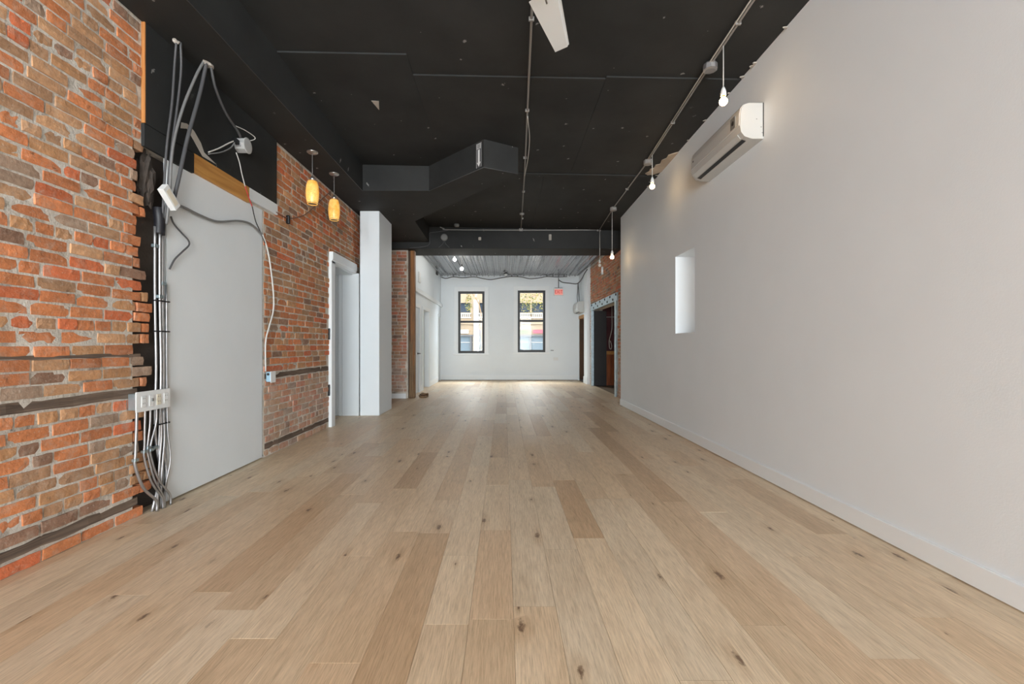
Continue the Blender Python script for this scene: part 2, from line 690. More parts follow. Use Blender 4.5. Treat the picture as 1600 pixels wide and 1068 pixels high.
def lay(a0, a1, z0, z1, r, skip_rows=(), left=None, right=None, blocked=None):
    """rows of stretchers and headers -> list of (along, up, length, height, kind)"""
    out = []
    j0, j1 = int(round(z0 / ROWH)), int(math.ceil(z1 / ROWH))
    for j in range(j0, j1):
        if j in skip_rows:
            continue
        zc = (j + 0.5) * ROWH
        if zc + ROWH / 2 > z1 + 0.02:
            continue
        lo = left(j) if left else a0
        hi = right(j) if right else a1
        header_row = j % 7 == 3
        a = lo - r.uniform(0, 0.2)
        while a < hi:
            hd = header_row or r.random() < 0.16
            L = (0.100 if hd else 0.205) * r.uniform(0.93, 1.06)
            s, e = max(a, lo), min(a + L, hi)
            a += L + JOINT * r.uniform(0.8, 1.4)
            if e - s < 0.035:
                continue
            c = (s + e) / 2
            if blocked and blocked(c, zc):
                continue
            out.append((c, zc + r.uniform(-0.002, 0.002) + 0.004 * math.sin(c * 1.7 + j * 0.9), e - s, ROWH - JOINT + r.uniform(-0.003, 0.003)))
    return out


TINTS = [((204, 130, 86), 6), ((194, 124, 84), 6), ((210, 132, 88), 4), ((190, 142, 102), 5), ((178, 138, 106), 4), ((164, 138, 118), 2), ((208, 116, 78), 3), ((150, 116, 96), 2), ((198, 152, 114), 4)]
TPOOL = [srgb(*c) for c, w in TINTS for _ in range(w)]


def tint(r, dull=0.0):
    c = r.choice(TPOOL)
    k = r.uniform(0.85, 1.15)
    g = (c[0] + c[1] + c[2]) / 3
    return tuple(min(1, (x * (1 - dull) + g * dull) * k) for x in c[:3]) + (1,)


def brick_mass(name, bricks, frame, parent, r, dull=0.0):
    """bricks too many or too small to pick apart, joined"""
    vs, fs, cols = [], [], []
    o, A, N = frame
    for (c, z, L, H) in bricks:
        bv, bf = brick_geo(L, H, r)
        b = len(vs)
        jn = r.uniform(-0.004, 0.004)
        cc = tint(r, dull)
        for (a, n, h) in bv:
            p = o + A * (c + a) + N * (n + jn)
            vs.append((p.x, p.y, p.z + z + h))
        for f in bf:
            fs.append([b + i for i in f])
            cols += [cc] * len(f)
    me = bpy.data.meshes.new(name)
    org = Vector(vs[0])
    me.from_pydata([tuple(Vector(v) - org) for v in vs], [], fs)
    ca = me.color_attributes.new('tint', 'FLOAT_COLOR', 'CORNER')
    ca.data.foreach_set('color', [x for c in cols for x in c])
    bm = bmesh.new()
    bm.from_mesh(me)
    bmesh.ops.recalc_face_normals(bm, faces=bm.faces)
    bm.to_mesh(me)
    bm.free()
    me.materials.append(M['brick_mass'])
    ob = bpy.data.objects.new(name, me)
    COL.objects.link(ob)
    place(ob, org, parent)
    ob['kind'] = 'stuff'
    return ob


# ------------------------------------------------------------------ floor
FX0, FX1, FY0, FY1 = -3.0, 2.62, -6.4, 15.0
floor = struct(box('floor', M['subfloor'], -3.05, 4.3, -6.6, 15.4, -0.12, -0.018), 'light oak plank floor running down the room')
unit = MB().box(-0.5, 0.5, -0.5, 0.5, -0.016, -0.0015)
# tiny chamfer all round the top face
unit.v = [(x, y, z) for x, y, z in unit.v]
pl_bm = bmesh.new()
pv = [pl_bm.verts.new(p) for p in unit.v]
for f in unit.f:
    pl_bm.faces.new([pv[i] for i in f])
bmesh.ops.recalc_face_normals(pl_bm, faces=pl_bm.faces)
plank_me = bpy.data.meshes.new('plank')
pl_bm.to_mesh(plank_me)
pl_bm.free()
plank_me.materials.append(M['plank'])
PT = [((226, 202, 171), 6), ((222, 197, 165), 6), ((229, 207, 177), 4), ((216, 189, 156), 4), ((220, 192, 159), 3), ((206, 176, 142), 2), ((226, 206, 178), 3)]
PPOOL = [srgb(*c) for c, w in PT for _ in range(w)]
planks = []
pw = 0.19
x = FX0
while x < FX1:
    y = FY0 - rng.uniform(0, 1.4)
    while y < FY1:
        L = rng.choice((0.62, 0.9, 1.2, 1.5, 1.9, 1.9, 1.9, 2.1)) * rng.uniform(0.95, 1.05)
        y0, y1 = max(y, FY0), min(y + L, FY1)
        if y1 - y0 > 0.03:
            planks.append((x, min(x + pw, FX1), y0, y1))
        y += L
    x += pw


def plank_px(p):
    y0, y1 = max(p[2], 1.5), p[3]
    if y1 <= 1.5:
        return 0
    A = 0
    for k in range(6):
        a, b = y0 + (y1 - y0) * k / 6, y0 + (y1 - y0) * (k + 1) / 6
        ym = (a + b) / 2
        u0, u1 = VX + FPX * p[0] / ym, VX + FPX * p[1] / ym
        u0, u1 = max(0, u0), min(1600, u1)
        if p[1] < -2.5 or p[0] > 2.28 and ym < 8.7 or u1 <= u0:
            continue
        A += (u1 - u0) * FPX * CAMH * (1 / a - 1 / b)
    return A


planks.sort(key=plank_px, reverse=True)
rest_v, rest_f, rest_c = [], [], []
n_pl = 0
for p in planks:
    c = rng.choice(PPOOL)
    k = rng.uniform(0.96, 1.04)
    c = tuple(min(1, q * k) for q in c[:3])
    g = 0.0011
    cx, cy = (p[0] + p[1]) / 2, (p[2] + p[3]) / 2
    if n_pl < 300 and plank_px(p) > 40:
        o = bpy.data.objects.new('plank', plank_me)
        COL.objects.link(o)
        o.color = (*c, 1)
        place(o, (cx, cy, rng.uniform(-0.0004, 0.0004)), floor)
        o.scale = (p[1] - p[0] - g, p[3] - p[2] - g, 1)
        n_pl += 1
    else:
        b = len(rest_v)
        for z in (-0.016, -0.0015):
            rest_v += [(p[0] + g / 2, p[2] + g / 2, z), (p[1] - g / 2, p[2] + g / 2, z), (p[1] - g / 2, p[3] - g / 2, z), (p[0] + g / 2, p[3] - g / 2, z)]
        al = rng.random()
        for q in ((3, 2, 1, 0), (4, 5, 6, 7), (0, 1, 5, 4), (1, 2, 6, 5), (2, 3, 7, 6), (3, 0, 4, 7)):
            rest_f.append([b + i for i in q])
            rest_c += [c[0], c[1], c[2], al] * 4
me = bpy.data.meshes.new('plank_remainder')
org = WORLD[floor.name]
me.from_pydata([tuple(Vector(v) - org) for v in rest_v], [], rest_f)
ca = me.color_attributes.new('tint', 'FLOAT_COLOR', 'CORNER')
ca.data.foreach_set('color', rest_c)
me.materials.append(M['plank_mass'])
o = bpy.data.objects.new('plank_remainder', me)
COL.objects.link(o)
place(o, org, floor)
o['kind'] = 'stuff'

# ------------------------------------------------------------------ left brick wall
DY0, DY1, DZ = 6.50, 7.45, 2.36      # doorway in the left wall
CH0, CH1, CHZ = 3.02, 4.66, 2.56     # blocked opening behind the white panel
mw = holed_wall('x', -2.95, -2.507, -6.6, 9.85, 0.0, 4.0, [(CH0, CH1, -1, CHZ), (DY0, DY1, -1, DZ)])
wall_left = struct(mw.build('wall_left', M['mortar']), 'bare orange brick wall with pale lime mortar')
box('recess_back', M['dark_masonry'], -2.70, -2.60, CH0 - 0.05, CH1 + 0.05, 0, CHZ + 0.05, wall_left)

STRIP_ROWS = (1, 11)
r1 = random.Random(11)
edge_jag = {j: 3.14 + r1.uniform(-0.05, 0.05) + 0.04 * math.sin(j * 0.7) for j in range(60)}
for j in range(26, 36):
    edge_jag[j] = 3.13 + r1.uniform(-0.1, 0.0)
wall_bricks = lay(-6.4, 3.14, 0, 3.41, r1, STRIP_ROWS, right=lambda j: edge_jag[j] if j * ROWH < 2.52 else 3.085)
sec2 = lay(4.66, 7.75, 0, 3.41, r1, STRIP_ROWS, left=lambda j: (4.67 + r1.uniform(-0.01, 0.02)) if j * ROWH < 2.56 else 4.80,
           blocked=lambda a, z: (a > DY0 - 0.12 and z < DZ + 0.12) or (a < 4.9 and z > 2.60))


def brick_px(b):
    y = b[0]
    if y < 1.5:
        return 0
    u = VX - FPX * 2.5 / y
    w = VY - FPX * (b[1] - CAMH) / y
    if u < -25 or w < -15 or w > 1080:
        return 0
    return (FPX / y) ** 2 * b[2] * b[3] * 2.5 / y


allb = sorted(wall_bricks + sec2, key=brick_px, reverse=True)
single, massb = allb[:300], allb[300:]
stretch_me, head_me = [], []
for k in range(14):
    for (L, store) in ((0.205, stretch_me), (0.100, head_me)):
        bv, bf = brick_geo(L, 0.0625, r1)
        me = bpy.data.meshes.new('brick')
        me.from_pydata([(n, a, z) for a, n, z in bv], [], bf)
        bm = bmesh.new()
        bm.from_mesh(me)
        bmesh.ops.recalc_face_normals(bm, faces=bm.faces)
        bm.to_mesh(me)
        bm.free()
        me.materials.append(M['brick'])
        store.append((L, me))
for (c, z, L, H) in single:
    L0, me = r1.choice(stretch_me if L > 0.15 else head_me)
    o = bpy.data.objects.new('brick', me)
    COL.objects.link(o)
    o.color = tint(r1)
    place(o, (-2.5 + r1.uniform(-0.005, 0.005), c, z), wall_left)
    o.scale = (1, L / L0, H / 0.0625)
    o.rotation_euler = (r1.uniform(-0.008, 0.008), 0, r1.uniform(-0.012, 0.012))
massb += lay(8.2, 9.84, 0, 3.41, r1, STRIP_ROWS)
brick_mass('brick_remainder', massb, (Vector((-2.5, 0, 0)), Vector((0, 1, 0)), Vector((1, 0, 0))), wall_left, r1)


def rough_strip(name, y0, y1, z, h, parent, r, X=-2.5):
    """weathered nailing strip let into the bricks"""
    m = MB()
    n = int((y1 - y0) / 0.09) + 2
    for k in range(n):
        y = y0 + (y1 - y0) * k / (n - 1)
        a, b = r.uniform(-0.006, 0.006), r.uniform(-0.006, 0.006)
        q = r.uniform(-0.006, 0.004)
        m.v += [(X - 0.05, y, z - h / 2 + a), (X + q, y, z - h / 2 + a), (X + q - 0.003, y, z + h / 2 + b), (X - 0.05, y, z + h / 2 + b)]
    for k in range(n - 1):
        b = 4 * k
        for q in range(4):
            m.face([b + q, b + (q + 1) % 4, b + 4 + (q + 1) % 4, b + 4 + q])
    m.face([0, 1, 2, 3])
    m.face([4 * n - 4, 4 * n - 3, 4 * n - 2, 4 * n - 1])
    return m.build(name, M['old_wood'], parent)


for j in STRIP_ROWS:
    for (a, b) in ((-6.4, 3.05), (4.68, DY0 - 0.12)):
        rough_strip('nailing_strip', a, b, (j + 0.5) * ROWH, 0.055, wall_left, r1)
rough_strip('nailing_strip', -6.4, 3.08, 15 * ROWH, 0.018, wall_left, r1)

# ------------------------------------------------------------------ other shell walls
# right wall with the small window recess
NY0, NY1, NZ0, NZ1 = 5.36, 5.97, 1.325, 2.345
wr = holed_wall('x', 2.28, 2.66, -6.6, 8.78, 0, 4.0, [(NY0, NY1, NZ0, NZ1)]).build('wall_right', M['white_wall'])
struct(wr, 'long smooth white wall')
w3 = struct(thing('window_3', (2.63, (NY0 + NY1) / 2, NZ0), 'small deep-set window in the white wall', 'window'))
del w3['category']
for (a, b, c, d) in ((NY0, NY1, NZ0, NZ0 + 0.04), (NY0, NY1, NZ1 - 0.04, NZ1), (NY0, NY0 + 0.04, NZ0, NZ1), (NY1 - 0.04, NY1, NZ0, NZ1)):
    box('window_frame', M['white_trim'], 2.645, 2.66, a, b, c, d, w3)
box('pane', M['dimmed_pane'], 2.650, 2.656, NY0 + 0.04, NY1 - 0.04, NZ0 + 0.04, NZ1 - 0.04, w3)
bb = MB().prism([(2.264, 0.006), (2.28, 0.006), (2.28, 0.118), (2.268, 0.118), (2.264, 0.113)], -6.4, 8.78, 'y').build('baseboard_right', M['white_trim'])
struct(bb)

# front wall with the shop windows, behind the camera
wf = holed_wall('y', -6.6, -6.4, -3.0, 2.66, 0, 4.0, [(-2.3, -0.15, 0.5, 3.5), (0.15, 2.1, 0.5, 3.5)]).build('wall_front', M['white_wall'])
struct(wf, 'front wall with large shop windows')

# far end
YF = 15.0
W1 = (-1.543, -0.664, 0.96, 2.97)
W2 = (0.45, 1.37, 0.995, 3.0)
wb = holed_wall('y', YF, YF + 0.35, -3.0, 3.6, 0, 4.0, [W1, W2]).build('wall_back', M['white_wall'])
struct(wb, 'white painted end wall between the two windows')
for i, (a, b, z0, z1) in enumerate((W1, W2)):
    w = thing('window_%d' % (i + 1), ((a + b) / 2, YF, z0), ('black framed sash window nearer the doors', 'black framed sash window beside the exit sign')[i], 'window')
    struct(w)
    del w['category']
    cw = 0.135
    box('casing', M['white_trim'], a - cw, a, YF - 0.022, YF + 0.02, z0 - 0.09, z1 + 0.15, w, 0.004)
    box('casing', M['white_trim'], b, b + cw, YF - 0.022, YF + 0.02, z0 - 0.09, z1 + 0.15, w, 0.004)
    box('casing', M['white_trim'], a, b, YF - 0.022, YF + 0.02, z1, z1 + 0.15, w, 0.004)
    box('window_sill', M['white_trim'], a - cw - 0.03, b + cw + 0.03, YF - 0.05, YF + 0.02, z0 - 0.12, z0 - 0.06, w, 0.006)
    fr = 0.075
    fm = holed_wall('y', YF - 0.012, YF + 0.09, a, b, z0 - 0.06, z1, [(a + fr, b - fr, z0 + 0.02, z1 - fr)])
    box_fr = fm.build('window_frame', M['window_black'], w)
    zr = 1.955 if i == 0 else 1.985
    box('meeting_rail', M['window_black'], a + fr, b - fr, YF + 0.0, YF + 0.06, zr - 0.035, zr + 0.035, w)
    box('pane', M['pane'], a + fr, b - fr, YF + 0.035, YF + 0.041, zr + 0.035, z1 - fr, w)
    box('pane', M['pane'], a + fr, b - fr, YF + 0.02, YF + 0.026, z0 + 0.02, zr - 0.035, w)
struct(box('baseboard_back', M['white_trim'], -2.12, 2.46, YF - 0.014, YF, 0.012, 0.17))
struct(box('trim_1', M['jamb_wood'], -2.12, 2.46, YF - 0.02, YF - 0.001, 0.0, 0.012))

# left wall of the back part, with two doors and an opening
XB = -2.12
D1 = (10.36, 11.14, 0, 2.09)
D2 = (11.66, 12.58, 0, 2.10)
D3 = (14.30, 14.93, 0, 2.10)
hol = [(d[0], d[1], -1, d[3]) for d in (D1, D2, D3)]
wl2 = holed_wall('x', XB - 0.16, XB, 10.12, YF, 0, 4.0, hol).build('wall_back_left', M['white_wall'])
struct(wl2, 'white wall with two doors at the far end')
for i, d in enumerate((D1, D2)):
    dd = struct(thing('door_%d' % (i + 2), (XB - 0.1, (d[0] + d[1]) / 2, 0), ('pale door half hidden by the timber post', 'white door set in the far white wall')[i], 'door'))
    del dd['category']
    inset = (0.01, 0.12)[i]
    s = box('door_leaf', M['white_door'], XB - inset - 0.04, XB - inset, d[0] + 0.01, d[1] - 0.01, 0.012, d[3] - 0.01, dd, 0.003)
    for (za, zb) in ((0.25, 0.95), (1.1, 1.9)):
        box('door_panel', M['white_door'], XB - inset, XB - inset + 0.006, d[0] + 0.16, d[1] - 0.16, za, zb, dd, 0.004)
    hy = d[1] - 0.12 if i == 0 else d[0] + 0.2
    hy = (11.0, 12.05)[i]
    hd = MB().lathe([(0.026, 0), (0.026, 0.012), (0.010, 0.014), (0.010, 0.05)], (XB - inset, hy, 0.965), 'x', 12).build('door_handle', M['black_metal'], dd)
    MB().tube([(XB - inset + 0.045, hy, 0.965), (XB - inset + 0.048, hy + (0.11, -0.11)[i], 0.965)], 0.010, 8, False).build('lever', M['black_metal'], hd)
    for (a, b) in ((d[0] - 0.09, d[0]), (d[1], d[1] + 0.09)):
        box('casing', M['white_trim'], XB, XB + 0.02, a, b, 0, d[3] + 0.09, dd, 0.004)
    box('casing', M['white_trim'], XB, XB + 0.02, d[0], d[1], d[3], d[3] + 0.09, dd, 0.004)
box('opening_light_block', M['white_wall'], -2.95, -2.86, 10.1, 15.0, 0, 4.0, wl2)  # added wall behind the doors and opening, keeps outdoor light out
box('casing', M['white_trim'], XB, XB + 0.02, D3[0] - 0.07, D3[0], 0, 2.17, wl2, 0.004)
struct(box('trim_2', M['white_trim'], XB, XB + 0.055, 10.12, YF, 2.44, 2.55, None, 0.012))
for k, (a, b) in enumerate(((11.23, 11.57), (12.67, 14.23))):
    struct(box('baseboard_back_left' if k == 0 else 'baseboard_corner_left', M['white_trim'], XB, XB + 0.016, a, b, 0, 0.16, None, 0.004))

# brick return beside the timber post
ret = struct(box('wall_return', M['mortar'], -2.95, XB, 9.862, 10.14, 0, 4.0), 'narrow brick return behind the white column')
brick_mass('brick_remainder', lay(-2.5, XB - 0.03, 0.17, 3.27, r1), (Vector((0, 9.85, 0)), Vector((1, 0, 0)), Vector((0, -1, 0))), ret, r1, 0.25)
struct(box('baseboard_return', M['white_trim'], -2.5, -2.16, 9.83, 9.85, 0, 0.11, None, 0.004))

# brick wall on the right of the back part, with the steel framed opening
OY0, OY1, OZ = 10.20, 13.0, 2.20
XR = 2.55
wr2 = holed_wall('x', XR + 0.012, XR + 0.30, 8.6, 13.30, 0, 4.0, [(OY0, OY1, -1, OZ)]).build('wall_back_right', M['mortar'])
struct(wr2, 'brown brick wall around the steel framed opening')
brick_mass('brick_remainder', lay(8.78, 13.28, 0, 3.48, r1, blocked=lambda a, z: OY0 - 0.16 < a < OY1 + 0.12 and z < OZ + 0.17),
           (Vector((XR, 0, 0)), Vector((0, 1, 0)), Vector((-1, 0, 0))), wr2, r1, 0.12)
wr3 = holed_wall('x', 2.50, 2.75, 13.30, YF, 0, 4.0, [(14.02, 14.86, -1, 2.07)]).build('wall_corner_right', M['white_wall'])
struct(wr3, 'white wall stub beside the dark doorway')
struct(box('trim_3', M['white_trim'], 2.475, 2.50, 13.36, 13.92, 0.0, 3.48, None, 0.006))
struct(box('baseboard_corner_right', M['white_trim'], 2.455, 2.475, 13.34, 13.94, 0.0, 0.21, None, 0.006))
d4 = struct(thing('door_4', (2.6, 14.44, 0), 'narrow dark doorway in the far corner with a brown jamb', 'door'))
del d4['category']
box('jamb', M['jamb_wood'], 2.49, 2.80, 14.80, 14.86, 0, 2.07, d4)
box('jamb', M['jamb_wood'], 2.49, 2.80, 14.02, 14.06, 0, 2.07, d4)
box('head_jamb', M['pine'], 2.47, 2.80, 14.02, 14.86, 2.03, 2.13, d4)
box('door_leaf', M['white_door'], 2.66, 2.70, 14.08, 14.80, 0.09, 2.03, d4)
box('threshold', M['dark_plastic'], 2.49, 2.75, 14.06, 14.80, 0.0, 0.05, d4)
# dim room behind the steel opening
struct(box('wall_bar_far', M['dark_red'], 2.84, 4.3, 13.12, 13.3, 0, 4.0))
struct(box('wall_corner_block', M['darkroom'], 3.0, 3.1, 13.2, 15.1, 0, 4.0))  # unseen wall added to stop sky light leaking past the corner door
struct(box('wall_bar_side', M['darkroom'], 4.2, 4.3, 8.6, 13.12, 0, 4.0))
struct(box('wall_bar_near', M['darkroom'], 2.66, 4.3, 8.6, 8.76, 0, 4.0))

# ------------------------------------------------------------------ ceiling
ZS = 3.40
cm = MB()
for (x, y) in ((-3.0, -6.6), (4.3, -6.6), (4.3, 9.8), (-3.0, 9.8)):
    cm.v.append((x, y, cz(x, y) + 0.015))
for (x, y) in ((-3.0, -6.6), (4.3, -6.6), (4.3, 9.8), (-3.0, 9.8)):
    cm.v.append((x, y, 4.1))
for q in ((3, 2, 1, 0), (4, 5, 6, 7), (0, 1, 5, 4), (1, 2, 6, 5), (2, 3, 7, 6), (3, 0, 4, 7)):
    cm.face(list(q))
ceiling = struct(cm.build('ceiling', M['black']), 'black painted board ceiling')


def cboard(x0, x1, y0, y1, th=0.015, dz=0.0):
    m = MB()
    for d in (0.0, th + 0.01):
        for (x, y) in ((x0, y0), (x1, y0), (x1, y1), (x0, y1)):
            m.v.append((x, y, cz(x, y) + d + dz))
    for q in ((3, 2, 1, 0), (4, 5, 6, 7), (0, 1, 5, 4), (1, 2, 6, 5), (2, 3, 7, 6), (3, 0, 4, 7)):
        m.face(list(q))
    return m.build('ceiling_board', M['black'], ceiling)


cboard(-2.05, -0.885, 4.04, 6.64)
cboard(-0.883, 0.98, 4.34, 6.64)
cboard(0.984, 2.28, 4.31, 6.64)
cboard(-2.05, 2.30, 6.665, 6.755, 0.015, -0.012)
cboard(-2.05, 0.6, 6.78, 9.70)
cboard(0.604, 2.56, 6.78, 9.70)
MB().prism([(-2.5, -6.4), (-2.05, -6.4), (-2.05, 6.48), (-2.5, 6.48)], ZS, 3.95, 'z').build('soffit', M['black'], ceiling)
DUCT = [(-2.5, 6.48), (-1.09, 6.48), (-0.257, 5.62), (0.18, 5.84), (-1.61, 8.06), (-1.63, 9.70), (-2.5, 9.70)]
duct = MB().prism(DUCT, ZS, 3.95, 'z').build('duct_boxing', M['black'], ceiling)
box('beam', M['black'], -2.5, 2.56, 9.70, 10.46, 3.26, 3.95, ceiling)
# folded metal edge beads on the boxing
MB().tube([(-2.052, -6.3, ZS + 0.001), (-2.052, 6.48, ZS + 0.001)], 0.004, 6, False).build('edge_bead', M['cable_dark'], ceiling)
MB().tube([(-1.09, 6.48, ZS), (-0.257, 5.62, ZS), (0.18, 5.84, ZS)], 0.004, 6, False).build('edge_bead', M['cable_dark'], ceiling)
# arrow sticker on the slanting face of the duct boxing, near its end
e0, e1 = Vector((-1.09, 6.48, 0)), Vector((-0.257, 5.62, 0))
ed = (e1 - e0).normalized()
en = Vector((-ed.y, ed.x, 0))
if en.y > 0:
    en = -en


def on_face(name, pts, material, lift, th=0.0012, parent=None):
    m = MB()
    n = len(pts)
    base = e1 - ed * 0.045
    for d in (lift, lift + th):
        for (a, z) in pts:
            p = base - ed * a + en * d
            m.v.append((p.x, p.y, z))
    m.face(list(range(n)))
    m.face([n + i for i in range(n)])
    for i in range(n):
        m.face([i, (i + 1) % n, n + (i + 1) % n, n + i])
    return m.build(name, material, parent)


stk = thing('arrow_sticker', e1 - ed * 0.09, 'white arrow sticker pointing down on the black duct boxing', 'sticker')
on_face('backing', [(0, 3.425), (0.10, 3.425), (0.10, 3.735), (0, 3.735)], M['cable_dark'], 0.0, 0.0012, stk)
on_face('heading', [(0.012, 3.66), (0.088, 3.66), (0.088, 3.728), (0.012, 3.728)], M['box_grey'], 0.0012, 0.001, stk)
for zz in (3.675, 3.69, 3.705):
    on_face('print_bar', [(0.026, zz), (0.074, zz), (0.074, zz + 0.006), (0.026, zz + 0.006)], M['cable_dark'], 0.0022, 0.0006, stk)
on_face('arrow', [(0.05, 3.435), (0.086, 3.49), (0.068, 3.49), (0.068, 3.65), (0.032, 3.65), (0.032, 3.49), (0.014, 3.49)], M['white_plastic'], 0.0012, 0.001, stk)
for a in (0.002, 0.095):
    on_face('border', [(a, 3.427), (a + 0.003, 3.427), (a + 0.003, 3.733), (a, 3.733)], M['white_plastic'], 0.0012, 0.0008, stk)
# bare triangle and torn patch
def cpatch(name, pts, material, th=0.003):
    m = MB()
    n = len(pts)
    for d in (-th, 0.004):
        m.v += [(x, y, cz(x, y) + d) for x, y in pts]
    m.face(list(range(n))[::-1])
    m.face([n + i for i in range(n)])
    for i in range(n):
        m.face([i, (i + 1) % n, n + (i + 1) % n, n + i])
    return m.build(name, material, ceiling)


def CP(x, y, h=2.59):
    Y = FPX * h / (VY - y)
    return ((x - VX) * Y / FPX, Y)


cpatch('bare_patch', [CP(580, 161), CP(592, 161.5), CP(592.5, 175)], M['plaster'])
cpatch('torn_patch', [(2.2, 6.60), (2.12, 6.63), (2.07, 6.58), (2.10, 6.50), (2.09, 6.42), (2.13, 6.38), (2.12, 6.28), (2.17, 6.24), (2.15, 6.12), (2.19, 6.05), (2.18, 5.96), (2.23, 5.90), (2.279, 5.86), (2.279, 6.5)], M['torn_board'], 0.012)

rq = random.Random(21)
for k in range(12):
    yy = rq.uniform(3.6, 7.6)
    w = rq.uniform(0.008, 0.022)
    cpatch('paint_chip', [(2.279, yy - w), (2.279, yy + w), (2.279 - rq.uniform(0.02, 0.05), yy + w * rq.uniform(-0.5, 0.9)), (2.279 - rq.uniform(0.01, 0.03), yy - w * 0.8)], M['plaster'], 0.006)

# tin ceiling of the back part: ribbed sheets side by side
for k in range(6):
    x0 = -2.12 + k * 0.78
    x1 = min(x0 + 0.785, 2.52)
    prof = []
    n = 4
    p = (x1 - x0) / n
    for q in range(n):
        xs = x0 + q * p
        prof += [(xs, 3.50), (xs + 0.018, 3.474), (xs + 0.040, 3.474), (xs + 0.058, 3.50), (xs + p * 0.55, 3.50), (xs + p * 0.58, 3.492), (xs + p * 0.64, 3.492), (xs + p * 0.67, 3.50)]
    tr = random.Random(40 + k)
    prof = [(a, z + tr.uniform(-0.006, 0.006)) for a, z in prof]
    prof.append((x1, 3.50))
    m = MB()
    for y in (10.40, YF + 0.02):
        m.v += [(a, y, z) for a, z in prof]
    L = len(prof)
    for i in range(L - 1):
        m.face([i, i + 1, L + i + 1, L + i])
    o = m.build('tin_sheet', M['tin'], ceiling)
    so = o.modifiers.new('thickness', 'SOLIDIFY')
    so.thickness = 0.002
box('roof_slab', M['black'], -3.0, 4.3, 9.8, 15.4, 3.55, 4.1, ceiling)

# ------------------------------------------------------------------ white column and doorway in the left wall
col = struct(box('wall_column', M['white_wall'], -2.40, -2.08, 7.45, 8.27, 0, ZS, None, 0.004), 'white boxed column beside the panelled doorway')
d1 = struct(thing('door_1', (-2.5, 6.97, 0), 'white cased doorway with panelled reveal in the brick wall', 'door'))
del d1['category']
box('casing', M['white_trim'], -2.51, -2.462, DY0 - 0.11, DY0 + 0.02, 0, DZ + 0.02, d1, 0.004)
MB().prism([(-2.51, DZ - 0.01), (-2.462, DZ - 0.01), (-2.462, DZ + 0.03), (-2.45, DZ + 0.04), (-2.45, DZ + 0.15), (-2.51, DZ + 0.15)], DY0 - 0.09, DY1 + 0.01, 'y').build('head_casing', M['white_trim'], d1)
for (a, b) in ((-2.95, -2.755), (-2.751, -2.69), (-2.686, -2.41)):
    box('reveal_board', M['white_door'], a, b, DY1 - 0.03, DY1, 0, DZ, d1, 0.005)
box('reveal_board', M['white_door'], -2.95, -2.51, DY0, DY0 + 0.02, 0, DZ, d1)
box('head_board', M['white_door'], -2.95, -2.51, DY0, DY1, DZ - 0.025, DZ, d1)
box('door_leaf', M['white_door'], -2.99, -2.93, DY0, DY1, 0.01, DZ, d1)
for z in (0.45, 1.25):
    box('hinge_block', M['black_metal'], -2.51, -2.482, DY0 - 0.135, DY0 - 0.112, z, z + 0.16, d1, 0.006)

# ------------------------------------------------------------------ panels over the blocked opening
tag(box('wall_panel', M['white_board'], -2.53, -2.505, 3.325, 4.635, 0.012, 2.565), 'white drywall panel closing an old opening in the brick wall', 'panel')
bp = thing('plywood_panel', (-2.49, 3.99, 2.70), 'black painted plywood panel with exposed orange edge high on the brick wall', 'panel')
box('board', M['black_board'], -2.505, -2.480, 3.098, 4.885, 2.705, 3.40, bp)
box('raw_edge', M['ply_edge'], -2.505, -2.480, 3.09, 3.098, 2.705, 3.40, bp)
tag(box('header_board', M['black_board'], -2.505, -2.482, 3.09, 3.585, 2.545, 2.70), 'black end of the header board under the plywood panel', 'board')
tag(box('header_board', M['pine'], -2.505, -2.481, 3.59, 4.36, 2.555, 2.705), 'bare orange pine board above the white drywall panel', 'board')
tag(box('header_board', M['white_board'], -2.505, -2.479, 4.365, 4.90, 2.59, 2.703), 'short white board at the lower corner of the black panel', 'board')
# plaster scar on the black panel
scar = MB()
pts = [(3.43, 2.83), (3.50, 2.86), (3.58, 2.80), (3.68, 2.72), (3.86, 2.725), (3.70, 2.76), (3.66, 2.82), (3.58, 2.88), (3.50, 2.90), (3.44, 2.88)]
scar.prism(pts, -2.482, -2.478, 'x').build('plaster_scar', M['plaster'], bp)

# ------------------------------------------------------------------ conduits and cables on the left
def cable(name, pts, r, material, label, cat='cable', n=8, group=None, parent=None, smooth=True):
    o = MB().tube(pts, r, n, smooth).build(name, material, parent)
    if label:
        tag(o, label, cat, group)
    return o


def clamp(parent, x, y0, y1, z):
    return box('clamp', M['galv'], x - 0.004, x + 0.028, y0, y1, z - 0.012, z + 0.012, parent, 0.003)


# vertical pipes in the dark chase
for k, (y, lab, bot) in enumerate(((3.205, 'steel conduit nearest the bricks in the upright bundle', (3.25, 3.20)), (3.235, 'middle steel conduit of the upright bundle', (3.22, 3.15)), (3.275, 'thick steel conduit against the white panel edge', (3.30, 3.26)))):
    X = -2.50 + 0.012 * (k == 1)
    pts = [(X, y, 2.02), (X, y, 1.5), (X + 0.004, y + 0.006, 1.0), (X, y, 0.62), (X, (y + bot[0]) / 2, 0.4), (X + 0.01, bot[0], 0.22), (X + 0.01, bot[1], 0.0)]
    o = cable('conduit', pts, (0.0085, 0.0085, 0.011)[k], M['conduit'], lab, 'conduit')
    for z in ((1.88, 0.44) if k == 0 else (1.62,) if k == 2 else (1.52,)):
        box('clamp', M['galv'], X - 0.012, X + 0.016, y - 0.022, y + 0.022, z - 0.012, z + 0.012, o, 0.003)
cable('flex_cable', [(-2.49, 3.30, 1.62), (-2.49, 3.305, 0.9), (-2.48, 3.30, 0.55), (-2.47, 3.315, 0.33), (-2.48, 3.28, 0.15), (-2.48, 3.27, 0.0)], 0.006, M['flex'], 'thin grey cable bowing out beside the white panel', 'cable')
